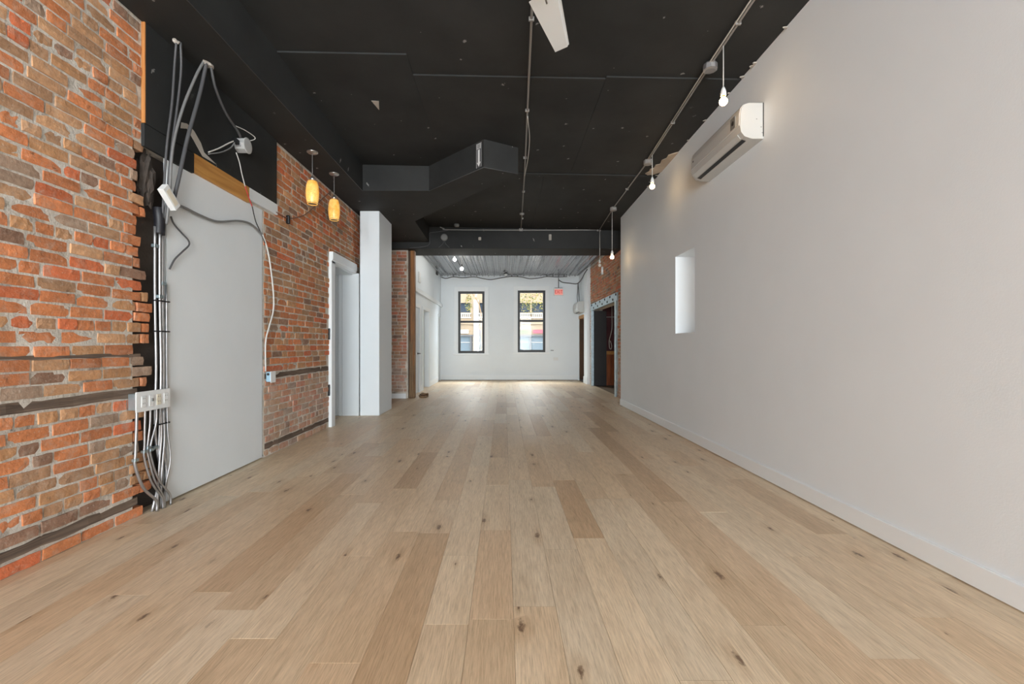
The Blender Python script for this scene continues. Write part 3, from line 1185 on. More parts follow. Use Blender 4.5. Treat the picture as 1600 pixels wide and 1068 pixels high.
tp = cable('tape_wrap', [(-2.50, 3.24, 2.16), (-2.496, 3.238, 2.12), (-2.494, 3.242, 2.06), (-2.496, 3.24, 1.97)], 0.036, M['tape'], 'black tape wrapped around the top of the conduit bundle', 'tape', 10)
# zip ties
for z, lab in ((1.49, 'upper thin black tie around the conduit bundle'), (1.27, 'lower thin black tie around the conduit bundle'), (0.60, 'black tie around the conduits just under the outlet box')):
    m = MB().bbox(-2.505, -2.478, 3.19, 3.325, z - 0.005, z + 0.005, 0.003)
    tag(m.build('cable_tie', M['tape'], None), lab, 'cable tie')

# multi-gang outlet box
ob = thing('outlet_box', (-2.46, 3.1, 0.725), 'wide steel outlet box with white cover plate on the brick wall', 'outlet')
box('back_box', M['galv'], -2.50, -2.44, 2.975, 3.24, 0.735, 0.845, ob, 0.004)
pl = box('cover_plate', M['white_plastic'], -2.44, -2.432, 2.96, 3.262, 0.722, 0.858, ob, 0.003)
for k in range(4):
    y = 3.0 + k * 0.066
    rc = box('receptacle', M['cream_plastic'] if k == 2 else M['white_plastic'], -2.432, -2.428, y, y + 0.04, 0.752, 0.828, ob, 0.003)
    if k != 1:
        for z in (0.772, 0.806):
            box('slot', M['grey_plastic'], -2.4285, -2.4275, y + 0.011, y + 0.015, z, z + 0.011, rc)
            box('slot', M['grey_plastic'], -2.4285, -2.4275, y + 0.025, y + 0.029, z, z + 0.011, rc)
    else:
        box('toggle', M['grey_plastic'], -2.428, -2.418, y + 0.015, y + 0.025, 0.785, 0.805, rc)

FLEX = [(3.005, 0.36, 3.0, 3.16, 'first flexible conduit below the outlet box, furthest from the panel', 0.0095),
        (3.075, 0.40, 3.075, 3.215, 'second flexible conduit running down from the outlet box', 0.0075),
        (3.12, 0.42, 3.105, 3.23, 'third flexible conduit running down from the outlet box', 0.0075),
        (3.175, 0.40, 3.13, 3.29, 'fourth flexible conduit below the outlet box, kinked to the side', 0.0075)]
for (ya, zk, yk, yb, lab, rr) in FLEX:
    o = cable('flex_conduit', [(-2.465, ya, 0.735), (-2.468, ya, 0.62), (-2.47, yk, zk + 0.08), (-2.472, yk, zk), (-2.46, (yk * 2 + yb) / 3, zk * 0.55), (-2.45, yb - 0.01, 0.08), (-2.45, yb, 0.0)], rr, M['flex'], lab, 'conduit')
    box('clamp', M['galv'], -2.485, -2.458, yk - 0.017, yk + 0.017, zk + 0.03, zk + 0.05, o, 0.003)
for k, (dy, lab) in enumerate(((0.0, 'left of the two crossing conduits slanting to the floor'), (0.03, 'right of the two crossing conduits slanting to the floor'))):
    cable('flex_conduit', [(-2.488, 3.25 + dy * 0.6, 0.7), (-2.485, 3.245 + dy, 0.5), (-2.478, 3.22 + dy, 0.34), (-2.47, 3.195 + dy, 0.18), (-2.465, 3.185 + dy, 0.0)], 0.008, M['conduit'], lab, 'conduit')

# small white tilted junction box
wj = MB()
c0, c1 = LW(259, 287, 0.08), LW(272, 318, 0.08)
ctr = Vector(((c0[0] + c1[0]) / 2, 3.235, 2.235))
wjm = MB().bbox(-0.022, 0.022, -0.036, 0.036, -0.085, 0.085, 0.004)
R = Matrix.Rotation(math.radians(48), 3, 'X')
wjm.v = [tuple(ctr + R @ Vector(q)) for q in wjm.v]
jb = tag(wjm.build('junction_box', M['white_plastic']), 'small white junction box hanging tilted beside the panel corner', 'junction box')
wl = MB().bbox(0.0215, 0.0235, -0.022, 0.022, -0.06, 0.06, 0.001)
wl.v = [tuple(ctr + R @ Vector(q)) for q in wl.v]
wl.build('lid_plate', M['cream_plastic'], jb)
# broken masonry lump above the tape
lump = MB()
bm = bmesh.new()
bmesh.ops.create_icosphere(bm, subdivisions=3, radius=1)
for vv in bm.verts:
    k = 1 + 0.28 * math.sin(vv.co.x * 7 + vv.co.z * 5) * math.cos(vv.co.y * 6 - vv.co.z * 9)
    vv.co = Vector((-2.545 + vv.co.x * 0.045 * k, 3.175 + vv.co.y * 0.062 * k, 2.34 + vv.co.z * 0.19 * k))
lump.add_bm(bm, False)
lump.build('broken_masonry', M['dark_masonry'], wall_left)

# cables out of the soffit
h1 = (-2.40, 3.28, ZS)
cable('flex_cable', [h1, (-2.43, 3.30, 3.22), (-2.44, 3.29, 2.95), (-2.45, 3.25, 2.6), (-2.46, 3.235, 2.25), (-2.47, 3.235, 2.05)], 0.0085, M['cable_dark'], 'front armoured cable of the pair dropping from the soffit', 'cable')
cable('flex_cable', [(-2.385, 3.30, ZS), (-2.41, 3.34, 3.22), (-2.43, 3.33, 2.95), (-2.44, 3.285, 2.6), (-2.45, 3.255, 2.25), (-2.47, 3.25, 2.05)], 0.0085, M['cable_dark'], 'rear armoured cable of the pair dropping from the soffit', 'cable')
h2 = (-2.36, 3.52, ZS)
cable('flex_cable', [h2, (-2.38, 3.46, 3.25), (-2.41, 3.36, 2.95), (-2.435, 3.29, 2.62), (-2.44, 3.262, 2.25), (-2.46, 3.262, 2.05)], 0.010, M['cable_grey'], 'curved grey cable falling from the second soffit hole', 'cable')
cable('flex_cable', [(-2.35, 3.535, ZS), (-2.375, 3.50, 3.15), (-2.41, 3.41, 2.75), (-2.43, 3.34, 2.4), (-2.45, 3.30, 2.18)], 0.014, M['cable_dark'], 'thick straight grey pipe slanting from soffit to junction box', 'conduit')
for (p, s, lab) in ((h1, 0.03, 'frayed white plaster around the first cable hole in the soffit'), ((-2.35, 3.55, ZS), 0.05, 'frayed white plaster around the second cable hole in the soffit')):
    m = MB()
    bm = bmesh.new()
    bmesh.ops.create_icosphere(bm, subdivisions=2, radius=1)
    rr = random.Random(int(s * 1000))
    for vv in bm.verts:
        k = rr.uniform(0.6, 1.3)
        vv.co = Vector((p[0] + vv.co.x * s * 0.6 * k, p[1] + vv.co.y * s * k, ZS - 0.004 + min(0, vv.co.z) * 0.02 * k))
    m.add_bm(bm)
    tag(m.build('plaster_crumbs', M['plaster']), lab, 'plaster')
oc = Vector((-2.479, 4.17, 3.025))
ob2 = thing('octagon_box', oc, 'round steel junction box on the black plywood panel', 'junction box')
MB().lathe([(0.066, 0.0), (0.068, 0.02), (0.068, 0.085), (0.064, 0.088)], oc, 'x', 8, False).build('body', M['box_grey'], ob2)
MB().lathe([(0.071, 0.088), (0.071, 0.093), (0.06, 0.095)], oc, 'x', 20).build('cover', M['box_grey'], ob2)
box('connector', M['black_metal'], -2.452, -2.418, 4.035, 4.112, 3.0, 3.04, ob2, 0.004)
box('connector', M['conduit'], -2.455, -2.415, 4.095, 4.12, 2.995, 3.045, ob2, 0.004)
cable('flex_cable', [(-2.34, 3.57, ZS), (-2.36, 3.66, 3.27), (-2.40, 3.86, 3.17), (-2.42, 4.05, 3.12), (-2.43, 4.13, 3.085)], 0.011, M['cable_dark'], 'dark armoured cable sloping from the soffit to the round box', 'cable')
cable('wire', [(-2.42, 4.02, 3.14), (-2.40, 4.16, 3.16), (-2.38, 4.28, 3.15), (-2.40, 4.23, 3.10), (-2.43, 4.15, 3.075)], 0.004, M['cable_white'], 'thin white wire looped above the round box', 'wire')
cable('wire', [(-2.44, 4.04, 3.01), (-2.45, 3.97, 2.955), (-2.455, 3.85, 2.86), (-2.47, 3.74, 2.78)], 0.0055, M['cable_white'], 'upper pale wire leaving the round box sideways', 'wire')
cable('wire', [(-2.435, 4.05, 3.005), (-2.445, 4.0, 2.93), (-2.455, 3.88, 2.84), (-2.47, 3.74, 2.765)], 0.0055, M['cable_grey'], 'lower pale wire leaving the round box sideways', 'wire')
hw = thing('hanging_wire', LW(414, 380, 0.02), 'thin wire hanging from the round box, white then red then black', 'wire')
cable('white_length', [LW(369, 238, 0.05), LW(374, 253, 0.05), LW(378, 272, 0.05), LW(383, 291, 0.05)], 0.0045, M['cable_white'], None, parent=hw)
cable('red_length', [LW(383, 291, 0.05), LW(390, 312, 0.05), LW(394, 322, 0.05)], 0.005, M['cable_red'], None, parent=hw)
cable('black_length', [LW(394, 322, 0.05), LW(399, 344, 0.02), LW(405, 358, 0.02), LW(411, 372, 0.02), LW(414, 380, 0.02)], 0.0045, M['cable_black'], None, parent=hw)
cable('flex_cable', [LW(274, 319, 0.04), LW(290, 325, 0.03), LW(312, 336, 0.025), LW(340, 346, 0.022), LW(372, 345, 0.022), LW(392, 350, 0.02), LW(408, 365, 0.02), LW(412, 372, 0.02)], 0.010, M['cable_grey'], 'grey armoured cable sagging across the white panel', 'cable')
cable('wire', [LW(410, 366, 0.025), LW(417, 386, 0.02), LW(422, 412, 0.02), LW(427, 455, 0.02), LW(427, 485, 0.02), LW(420, 512, 0.02), LW(415, 535, 0.02), LW(415, 580, 0.02)], 0.0085, M['cable_white'], 'white cable bowing down the bricks to the small outlet', 'cable')
cable('wire', [LW(267, 338, 0.02), LW(272, 350, 0.02), LW(284, 364, 0.025), LW(294, 375, 0.03), LW(295, 383, 0.03), LW(285, 393, 0.025), LW(273, 405, 0.015), LW(265, 420, 0.01)], 0.0065, M['cable_dark'], 'dark cable looping out of the conduit bundle', 'cable')
cable('wire', [LW(431, 331, 0.02), LW(447, 340, 0.015), LW(462, 340, 0.015), LW(478, 334, 0.015), LW(500, 314, 0.015), LW(518, 297, 0.015), LW(524, 287, 0.015)], 0.006, mat('cable_brown', srgb(120, 84, 70), 0.6), 'brown cable stapled across the bricks behind the pendant lamps', 'cable')
sb = thing('socket_box', LW(416, 600, 0.03), 'small blue grey socket box at the panel edge', 'outlet')
box('back_box', M['blue_plastic'], -2.5, -2.452, 4.70, 4.79, 0.785, 0.89, sb, 0.004)
box('cover_plate', M['white_plastic'], -2.452, -2.446, 4.695, 4.795, 0.775, 0.895, sb, 0.002)
MB().lathe([(0.014, 0), (0.014, -0.002)], (-2.478, 4.70, 0.865), 'y', 12).build('knockout', M['dark_plastic'], sb)

# hook below the pendants
hk = MB().bbox(-2.5, -2.46, 5.12, 5.16, 2.56, 2.66, 0.012)
tag(hk.build('cable_clip', M['black_metal']), 'small black clip on the bricks under the pendant lamps', 'clip')

# ------------------------------------------------------------------ pendant lamps
shade = bpy.data.materials.new('mosaic_shade')
shade.use_nodes = True
t = NT(shade)
vo = t.n('TexVoronoi', feature='DISTANCE_TO_EDGE')
vo.inputs['Scale'].default_value = 75
t.l(t.pos((1, 1, 1)), vo.inputs['Vector'])
cr = t.ramp(vo.outputs['Distance'], [(0.03, srgb(120, 72, 24)), (0.12, srgb(240, 172, 70))])
tone = t.ramp(t.noise(t.pos(), 16, 3), [(0.3, srgb(236, 168, 70)), (0.7, srgb(255, 222, 140))])
c = t.mix(0.55, cr, tone)
t.out(c)
t.p.inputs['Roughness'].default_value = 0.35
t.l(c, t.p.inputs['Emission Color'])
t.p.inputs['Emission Strength'].default_value = 0.5
for (y, lab) in ((5.17, 'amber mosaic pendant lamp nearer the black plywood panel'), (5.83, 'amber mosaic pendant lamp nearer the white column')):
    X = -2.215
    L = thing('pendant_lamp', (X, y, 2.79), lab, 'lamp', 'amber pendant lamps under the soffit')
    MB().lathe([(0.062, 0.0), (0.062, -0.008), (0.05, -0.018), (0.012, -0.024)], (X, y, ZS), 'z', 24).build('ceiling_canopy', M['chrome'], L)
    MB().tube([(X, y, ZS - 0.02), (X, y, 3.09)], 0.004, 8, False).build('cord', M['cable_grey'], L)
    MB().lathe([(0.012, 3.12), (0.028, 3.10), (0.030, 3.062)], (X, y, 0), 'z', 16).build('cap', M['chrome'], L)
    s = MB().lathe([(0.034, 3.066), (0.052, 3.055), (0.066, 3.01), (0.073, 2.94), (0.070, 2.87), (0.060, 2.81), (0.055, 2.795), (0.051, 2.795), (0.056, 2.815), (0.066, 2.87), (0.069, 2.94), (0.062, 3.01), (0.048, 3.05)], (X, y, 0), 'z', 24).build('lamp_shade', shade, L)
    MB().lathe([(0.0561, 2.803), (0.0585, 2.803), (0.0595, 2.81), (0.0585, 2.812)], (X, y, 0), 'z', 24).build('rim', M['cable_dark'], L)
    MB().lathe([(0.001, 2.84), (0.022, 2.85), (0.028, 2.88), (0.014, 2.93), (0.012, 2.96)], (X, y, 0), 'z', 14).build('bulb', M['bulb_warm'], L)

# ------------------------------------------------------------------ conduit run and bare bulbs under the ceiling
def zc(x, y):
    return cz(x, y) - 0.018


cr = thing('ceiling_conduit', (0.28, 6.5, 3.7), 'straight grey conduit along the middle of the black ceiling', 'conduit')
MB().tube([(0.17, 1.0, zc(.17, 1)), (0.20, 3.0, zc(.2, 3)), (0.30, 6.6, zc(.3, 6.6)), (0.36, 9.68, zc(.36, 9.68))], 0.011, 8, False).build('pipe', M['conduit_painted'], cr)
for y in (3.55, 4.9, 6.1, 7.4, 8.9):
    X = 0.2 + (y - 3) * 0.0265
    box('strap', M['conduit_painted'], X - 0.022, X + 0.022, y - 0.01, y + 0.01, zc(X, y) - 0.014, zc(X, y) + 0.018, cr, 0.003)
cable('wire', [(0.26, 5.0, zc(.26, 5) - .012), (0.31, 5.5, zc(.3, 5.5) - .02), (0.32, 6.1, zc(.3, 6.1) - .02), (0.305, 6.7, zc(.3, 6.7) - .012)], 0.005, M['cable_white'], 'loose wire sagging beside the middle ceiling conduit', 'wire')
hb = MB().lathe([(0.045, 0.0), (0.045, -0.03), (0.02, -0.035)], (0.335, 8.55, zc(.335, 8.55)), 'z', 12)
tag(hb.build('ceiling_rose', M['conduit_painted']), 'small round box on the middle ceiling conduit near the beam', 'junction box')
bc = thing('beam_conduit', (0.3, 9.68, 3.62), 'thin pale conduit running across the face of the black beam', 'conduit')
zb = 3.665
MB().tube([(-1.38, 9.60, 3.70), (-1.30, 9.67, zb + 0.02), (-1.18, 9.685, zb), (0.36, 9.685, zb - 0.01), (2.04, 9.685, zb - 0.005)], 0.011, 8, True).build('pipe', M['conduit_painted'], bc)
MB().bbox(0.32, 0.40, 9.66, 9.70, zb - 0.03, zb + 0.03, 0.008).build('elbow', M['conduit_painted'], bc)
MB().bbox(2.0, 2.08, 9.66, 9.70, zb - 0.035, zb + 0.03, 0.008).build('elbow', M['conduit_painted'], bc)
tag(MB().lathe([(0.05, 0.0), (0.055, -0.03), (0.045, -0.055)], (-1.0, 9.42, zc(-1, 9.42) + 0.01), 'z', 16).build('ceiling_box', M['grey_plastic']), 'small round grey box on the ceiling just before the beam', 'box')
cable('wire', [(-1.2, 9.69, zb - 0.01), (-1.45, 9.69, 3.62), (-1.60, 9.69, 3.60), (-1.62, 9.69, 3.56), (-1.62, 9.69, 3.36), (-1.75, 9.69, 3.30), (-2.05, 9.69, 3.27)], 0.007, M['cable_dark'], 'dark wire stepping down the beam at its duct end', 'wire')
bx = thing('beam_box', (-1.3, 9.65, 3.43), 'round grey box on the beam with two drooping wires', 'junction box')
MB().lathe([(0.075, 0.0), (0.075, -0.03), (0.06, -0.04)], (-1.3, 9.70, 3.50), 'y', 20).build('body', M['grey_plastic'], bx)
MB().tube([(-1.31, 9.68, 3.43), (-1.33, 9.68, 3.36), (-1.42, 9.68, 3.28)], 0.006).build('wire', M['cable_dark'], bx)
MB().tube([(-1.29, 9.68, 3.43), (-1.27, 9.68, 3.36), (-1.19, 9.68, 3.28)], 0.006).build('wire', M['cable_dark'], bx)
for (X, Z, h, lab) in ((-0.53, 3.47, 0.07, 'small white hook on the beam face near the middle'), (0.99, 3.50, 0.13, 'larger chipped bracket on the beam face')):
    m = MB().bbox(X - 0.03, X + 0.03, 9.665, 9.70, Z - h / 2, Z + h / 2, 0.012)
    tag(m.build('hook', M['plaster']), lab, 'hook')

# side conduit with the hanging bulbs
sc_ = thing('bulb_conduit', (1.95, 6.5, 3.7), 'pale conduit carrying the bare bulbs beside the white wall', 'conduit')
SP = [(1.80, 1.5), (1.846, 3.34), (1.87, 4.07), (1.965, 6.12), (1.98, 8.14), (2.04, 9.66)]
MB().tube([(x, y, zc(x, y)) for x, y in SP], 0.010, 8, False).build('pipe', M['conduit_painted'], sc_)
MB().tube([(x - 0.022, y, zc(x, y)) for x, y in SP[:4]], 0.006, 8, False).build('wire', M['cable_white'], sc_)
for y in (2.9, 3.55, 5.1, 7.2):
    i = max(k for k in range(5) if SP[k][1] <= y)
    f = (y - SP[i][1]) / (SP[i + 1][1] - SP[i][1])
    X = SP[i][0] + f * (SP[i + 1][0] - SP[i][0])
    box('strap', M['conduit_painted'], X - 0.025, X + 0.022, y - 0.01, y + 0.01, zc(X, y) - 0.012, zc(X, y) + 0.018, sc_, 0.003)
for i in (2, 3, 4):
    x, y = SP[i]
    b = MB().lathe([(0.055, 0.012), (0.062, 0.0), (0.062, -0.045), (0.045, -0.052)], (x, y, zc(x, y)), 'z', 10, False).build('box', M['conduit'] if i == 2 else M['conduit_painted'], sc_)


def bulb(x, y, ztop, zbulb, lit, lab, r=0.031, group=None, mname='bulb_warm', sock='white_plastic'):
    b = thing('pendant_bulb', (x, y, zbulb - 0.04), lab, 'bulb', group)
    if ztop - zbulb > 0.12:
        MB().tube([(x, y, ztop), (x, y, zbulb + 0.10)], 0.0045, 8, False).build('cord', M['cable_white'], b)
    MB().lathe([(0.007, 0.125), (0.016, 0.105), (0.022, 0.085), (0.024, 0.052), (0.021, 0.048)], (x, y, zbulb), 'z', 16).build('socket', M[sock], b)
    MB().lathe([(0.0145, 0.052), (0.0145, 0.030)], (x, y, zbulb), 'z', 14).build('screw_base', M['brass'], b)
    MB().lathe([(0.001, -r), (r * 0.5, -r * 0.87), (r * 0.87, -r * 0.5), (r, 0), (r * 0.9, r * 0.45), (0.019, 0.028), (0.0145, 0.036)], (x, y, zbulb), 'z', 18).build('glass_bulb', M[mname] if lit else M['bulb_off'], b)
    return b


g = 'bare bulbs hanging beside the white wall'
bulb(1.858, 3.80, zc(1.858, 3.8), 3.235, True, 'bare glowing bulb hanging in front of the wall air conditioner', 0.034, g)
bulb(1.955, 5.92, zc(1.955, 5.92), 3.265, True, 'bare glowing bulb beside the torn ceiling patch', 0.034, g)
bulb(1.985, 8.25, zc(1.985, 8.25), 2.79, True, 'bare glowing bulb on the long cord near the brick wall', 0.036, g)
bulb(2.045, 9.60, zc(2.045, 9.6), 2.88, False, 'unlit white bulb on a long cord by the beam end', 0.034, g)
tag(MB().tube([(2.09, 9.56, 2.84), (2.09, 9.56, 2.68)], 0.022, 10, False).build('cord_weight', M['white_plastic']), 'white pull tag just below the unlit bulb', 'tag')
bulb(-1.13, 11.9, 3.47, 3.20, True, 'cool white bulb in a dark socket under the tin ceiling', 0.045, 'bulbs under the tin ceiling', 'bulb_cool', 'dark_plastic')
bulb(-1.22, 11.0, 3.47, 3.27, True, 'cool white bulb closest to the beam under the tin ceiling', 0.04, 'bulbs under the tin ceiling', 'bulb_cool', 'white_plastic')
tc = thing('tin_ceiling_lamp', (0.05, 14.3, 3.40), 'small unlit lampholder on the tin ceiling above the windows', 'lampholder')
MB().lathe([(0.07, 0.07), (0.07, 0.04), (0.045, 0.03)], (0.05, 14.3, 3.41), 'z', 16).build('base', M['dark_plastic'], tc)
MB().lathe([(0.045, 0.03), (0.04, 0.0), (0.02, -0.03), (0.001, -0.034)], (0.05, 14.3, 3.41), 'z', 16).build('bowl', M['white_plastic'], tc)

# ------------------------------------------------------------------ ceiling fan (only a blade tip shows)
fc = Vector((0.20, 2.76, 3.45))
fan = thing('ceiling_fan', fc, 'white metal ceiling fan with one tapering blade in view', 'fan')
MB().tube([(fc.x, fc.y, cz(fc.x, fc.y) + 0.02), (fc.x, fc.y, 3.53)], 0.014, 10, False).build('downrod', M['white_plastic'], fan)
MB().lathe([(0.06, cz(.2, 2.76) - 3.45), (0.055, 0.27), (0.02, 0.25)], fc, 'z', 20).build('canopy', M['white_plastic'], fan)
MB().lathe([(0.02, 0.10), (0.09, 0.085), (0.115, 0.05), (0.115, 0.0), (0.08, -0.04), (0.03, -0.05)], fc, 'z', 28).build('motor', M['white_plastic'], fan)
for k in range(3):
    a = math.radians(70.5 + 120 * k)
    m = MB()
    n = 8
    for i in range(n + 1):
        rr = 0.17 + (0.735 - 0.17) * i / n
        w = 0.20 - 0.092 * i / n
        tw = math.radians(12)
        for (s, d) in ((-0.5, 0), (0.38, 0), (0.44, 0.012), (0.5, 0.012), (0.5, 0.02), (-0.5, 0.004)):
            p = Vector((rr, -s * w, d - s * w * math.tan(tw) * -1))
            q = Matrix.Rotation(a, 3, 'Z') @ p
            m.v.append(tuple(fc + q))
    for i in range(n):
        for q in range(6):
            m.face([i * 6 + q, i * 6 + (q + 1) % 6, i * 6 + 6 + (q + 1) % 6, i * 6 + 6 + q])
    m.face([0, 1, 2, 3, 4, 5])
    m.face([n * 6 + q for q in range(6)])
    bl = m.build('blade', M['white_plastic'], fan)
    br = MB()
    d = Matrix.Rotation(a, 3, 'Z')
    br.tube([fc + d @ Vector((0.10, 0, 0.015)), fc + d @ Vector((0.25, 0, 0.012))], 0.014, 8, False).build('blade_arm', M['chrome'], fan)

# ------------------------------------------------------------------ wall air conditioners
def air_conditioner(X, y0, y1, z0, h, lab, detail=True, far=False):
    a = thing('air_conditioner', (X, (y0 + y1) / 2, z0), lab, 'air conditioner')
    s = h / 0.31
    prof = [(0, 0), (0.10, 0.0), (0.165, 0.022), (0.195, 0.06), (0.203, 0.11), (0.200, 0.22), (0.19, 0.265), (0.165, 0.298), (0.13, 0.31), (0, 0.31)]
    m = MB().prism([(X - p * s, z0 + q * s) for p, q in prof], y0, y1, 'y')
    m.build('body', M['ac_plastic'], a)
    # front panel, proud of the body, with a seam under it
    fp = [(0.2035, 0.118), (0.2085, 0.122), (0.2055, 0.222), (0.195, 0.270), (0.168, 0.304), (0.164, 0.300), (0.19, 0.266), (0.2, 0.22)]
    MB().prism([(X - p * s, z0 + q * s) for p, q in fp], y0 + 0.012, y1 - 0.012, 'y').build('front_panel', M['ac_plastic'], a)
    lv = [(0.196, 0.055), (0.170, 0.020), (0.168, 0.024), (0.192, 0.058)]
    MB().prism([(X - (p + 0.006) * s, z0 + (q - 0.002) * s) for p, q in lv], y0 + 0.05, y1 - 0.05, 'y').build('louvre', M['ac_plastic'], a)
    MB().prism([(X - p * s, z0 + q * s) for p, q in ((0.158, 0.0165), (0.122, 0.0050), (0.122, 0.0085), (0.156, 0.0205))], y0 + 0.06, y1 - 0.05, 'y').build('outlet_slot', M['dark_plastic'], a)
    if detail:
        st = box('rating_label', M['grey_plastic'], X - 0.2105 * s, X - 0.205 * s, y0 + 0.075, y0 + 0.155, z0 + 0.135 * s, z0 + 0.235 * s, a)
        MB().lathe([(0.02, 0), (0.02, -0.001)], (X - 0.2107 * s, y0 + 0.115, z0 + 0.185 * s), 'x', 12).build('label_mark', M['dark_plastic'], a)
        MB().lathe([(0.011, 0), (0.011, -0.0012)], (X - 0.2078 * s, y1 - 0.06, z0 + 0.19 * s), 'x', 14).build('round_mark', M['dark_plastic'], a)
        for (p, q) in ((0.06, 0.17), (0.02, 0.10), (0.01, 0.05)):
            box('screw_cap', M['grey_plastic'], X - p - 0.006, X - p + 0.004, y0 - 0.001, y0 + 0.002, z0 + q, z0 + q + 0.006, a)
        box('back_plate', M['dark_plastic'], X - 0.006, X, y0 - 0.004, y1 + 0.002, z0 + 0.02, z0 + 0.315, a)
    return a


air_conditioner(2.28, 3.94, 4.97, 2.985, 0.315, 'white wall air conditioner high on the long white wall')
air_conditioner(2.50, 13.95, 14.82, 2.2, 0.34, 'white wall air conditioner in the far corner over the dark doorway', False)

# ------------------------------------------------------------------ timber post with splintered lath, scrap on the floor
ps = thing('timber_post', (-2.05, 10.0, 0), 'rough brown timber post with splintered lath beside the brick return', 'post')
MB().bbox(-2.075, -1.985, 9.90, 10.05, 0, 3.26, 0.008).build('post', M['post_wood'], ps)
MB().bbox(-2.12, -2.077, 9.93, 10.05, 0, 3.26, 0.004).build('dark_stud', M['jamb_wood'], ps)
rl = random.Random(5)
for k in range(9):
    x = -2.09 + 0.013 * k
    z1 = rl.uniform(0.7, 1.6)
    pts = [(x, 9.89, 0.0), (x + rl.uniform(-.015, .015), 9.885, z1 * 0.5), (x + rl.uniform(-.03, .03), 9.89, z1)]
    MB().tube(pts, rl.uniform(0.005, 0.010), 5).build('splinter', M['lath_wood'], ps)
sp = thing('scrap_tangle', (-1.83, 10.15, 0), 'small tangle of tan scrap lying on the floor by the timber post', 'scrap')
for k, (rr, zz) in enumerate(((0.095, 0.02), (0.085, 0.045), (0.07, 0.068))):
    pts = [(-1.83 + rr * math.cos(q * 0.55) + 0.012 * k, 10.15 + rr * 0.8 * math.sin(q * 0.55), zz + 0.008 * math.sin(q * 1.3 + k)) for q in range(12)]
    MB().tube(pts, 0.018, 7).build('coil', M['lath_wood'] if k != 1 else M['jamb_wood'], sp)

# devices on the far-left wall
sg = MB().bbox(XB, XB + 0.03, 11.02, 11.22, 2.72, 2.98, 0.006)
tag(sg.build('wall_plate', M['white_plastic']), 'white plate above the ledge on the far white wall', 'plate')
dv = thing('wall_device', (XB, 13.9, 3.38), 'small dark device under the tin ceiling on the far white wall', 'device')
MB().lathe([(0.03, 0.0), (0.06, 0.02), (0.07, 0.06), (0.04, 0.065)], (XB, 13.9, 3.40), 'x', 16).build('bell', M['cable_dark'], dv)
MB().tube([(XB + 0.01, 13.9, 3.45), (XB + 0.01, 13.9, 3.49)], 0.008).build('stem', M['cable_dark'], dv)

# far wall: cable, exit sign, plate
cable('wall_cable', [(-2.1, YF - 0.02, 3.44), (-1.95, YF - 0.03, 3.40), (-1.7, YF - 0.03, 3.45), (-1.4, YF - 0.03, 3.42), (-1.0, YF - 0.03, 3.45), (-0.75, YF - 0.03, 3.40), (-0.45, YF - 0.03, 3.36), (-0.1, YF - 0.03, 3.42), (0.2, YF - 0.03, 3.46), (0.55, YF - 0.03, 3.45), (0.85, YF - 0.03, 3.39), (1.2, YF - 0.03, 3.42), (1.4, YF - 0.03, 3.46), (1.75, YF - 0.03, 3.45), (2.1, YF - 0.03, 3.46)], 0.014, M['cable_dark'], 'dark cable drooping along the top of the end wall', 'cable', 6)
ex = thing('exit_sign', (1.81, YF - 0.06, 2.83), 'red exit sign hanging at the top of the end wall', 'sign')
box('housing', M['white_plastic'], 1.655, 1.965, YF - 0.09, YF - 0.02, 2.825, 3.07, ex, 0.006)
box('sign_face', M['exit_face'], 1.675, 1.945, YF - 0.094, YF - 0.09, 2.845, 3.03, ex)
text_mesh('lettering', 'EXIT', 0.165, M['exit_red'], (1.81, YF - 0.095, 2.94), Matrix.Rotation(math.radians(90), 3, 'X'), ex, 0.002, 0.78)
MB().tube([(1.81, YF - 0.05, 3.07), (1.81, YF - 0.05, 3.42)], 0.012, 8, False).build('stem', M['cable_dark'], ex)
box('canopy', M['cable_grey'], 1.68, 1.94, YF - 0.08, YF - 0.03, 3.068, 3.085, ex)
cable('wall_cable', [(1.82, YF - 0.03, 3.35), (1.95, YF - 0.03, 3.27), (2.2, YF - 0.03, 3.24), (2.38, YF - 0.03, 3.22), (2.44, 14.7, 3.22), (2.46, 14.2, 3.28), (2.46, 13.8, 3.36), (2.46, 13.3, 3.42)], 0.016, M['cable_dark'], 'dark cable running from the exit sign around the corner', 'cable', 6)
for k, lab in enumerate(('thin cable down to the far air conditioner, nearer the windows', 'thin cable down to the far air conditioner, nearer the bricks')):
    cable('wall_cable', [(2.42, 14.7, 3.22), (2.40 + 0.03 * k, 14.65, 2.95), (2.36 + 0.06 * k, 14.5, 2.72), (2.36 + 0.05 * k, 14.4, 2.53)], 0.011, M['cable_dark'], lab, 'cable', 6)
wp = tag(box('socket_plate', M['white_plastic'], 1.64, 1.80, YF - 0.012, YF, 0.66, 0.76, None, 0.004), 'white socket plate low on the end wall under the exit sign', 'outlet')
tag(MB().bbox(1.60 - 0.05, 1.60 + 0.05, YF - 0.05, YF, 0.985, 1.005, 0.004).build('latch', M['cable_grey']), 'tiny metal latch at the sill of the window by the exit sign', 'latch')

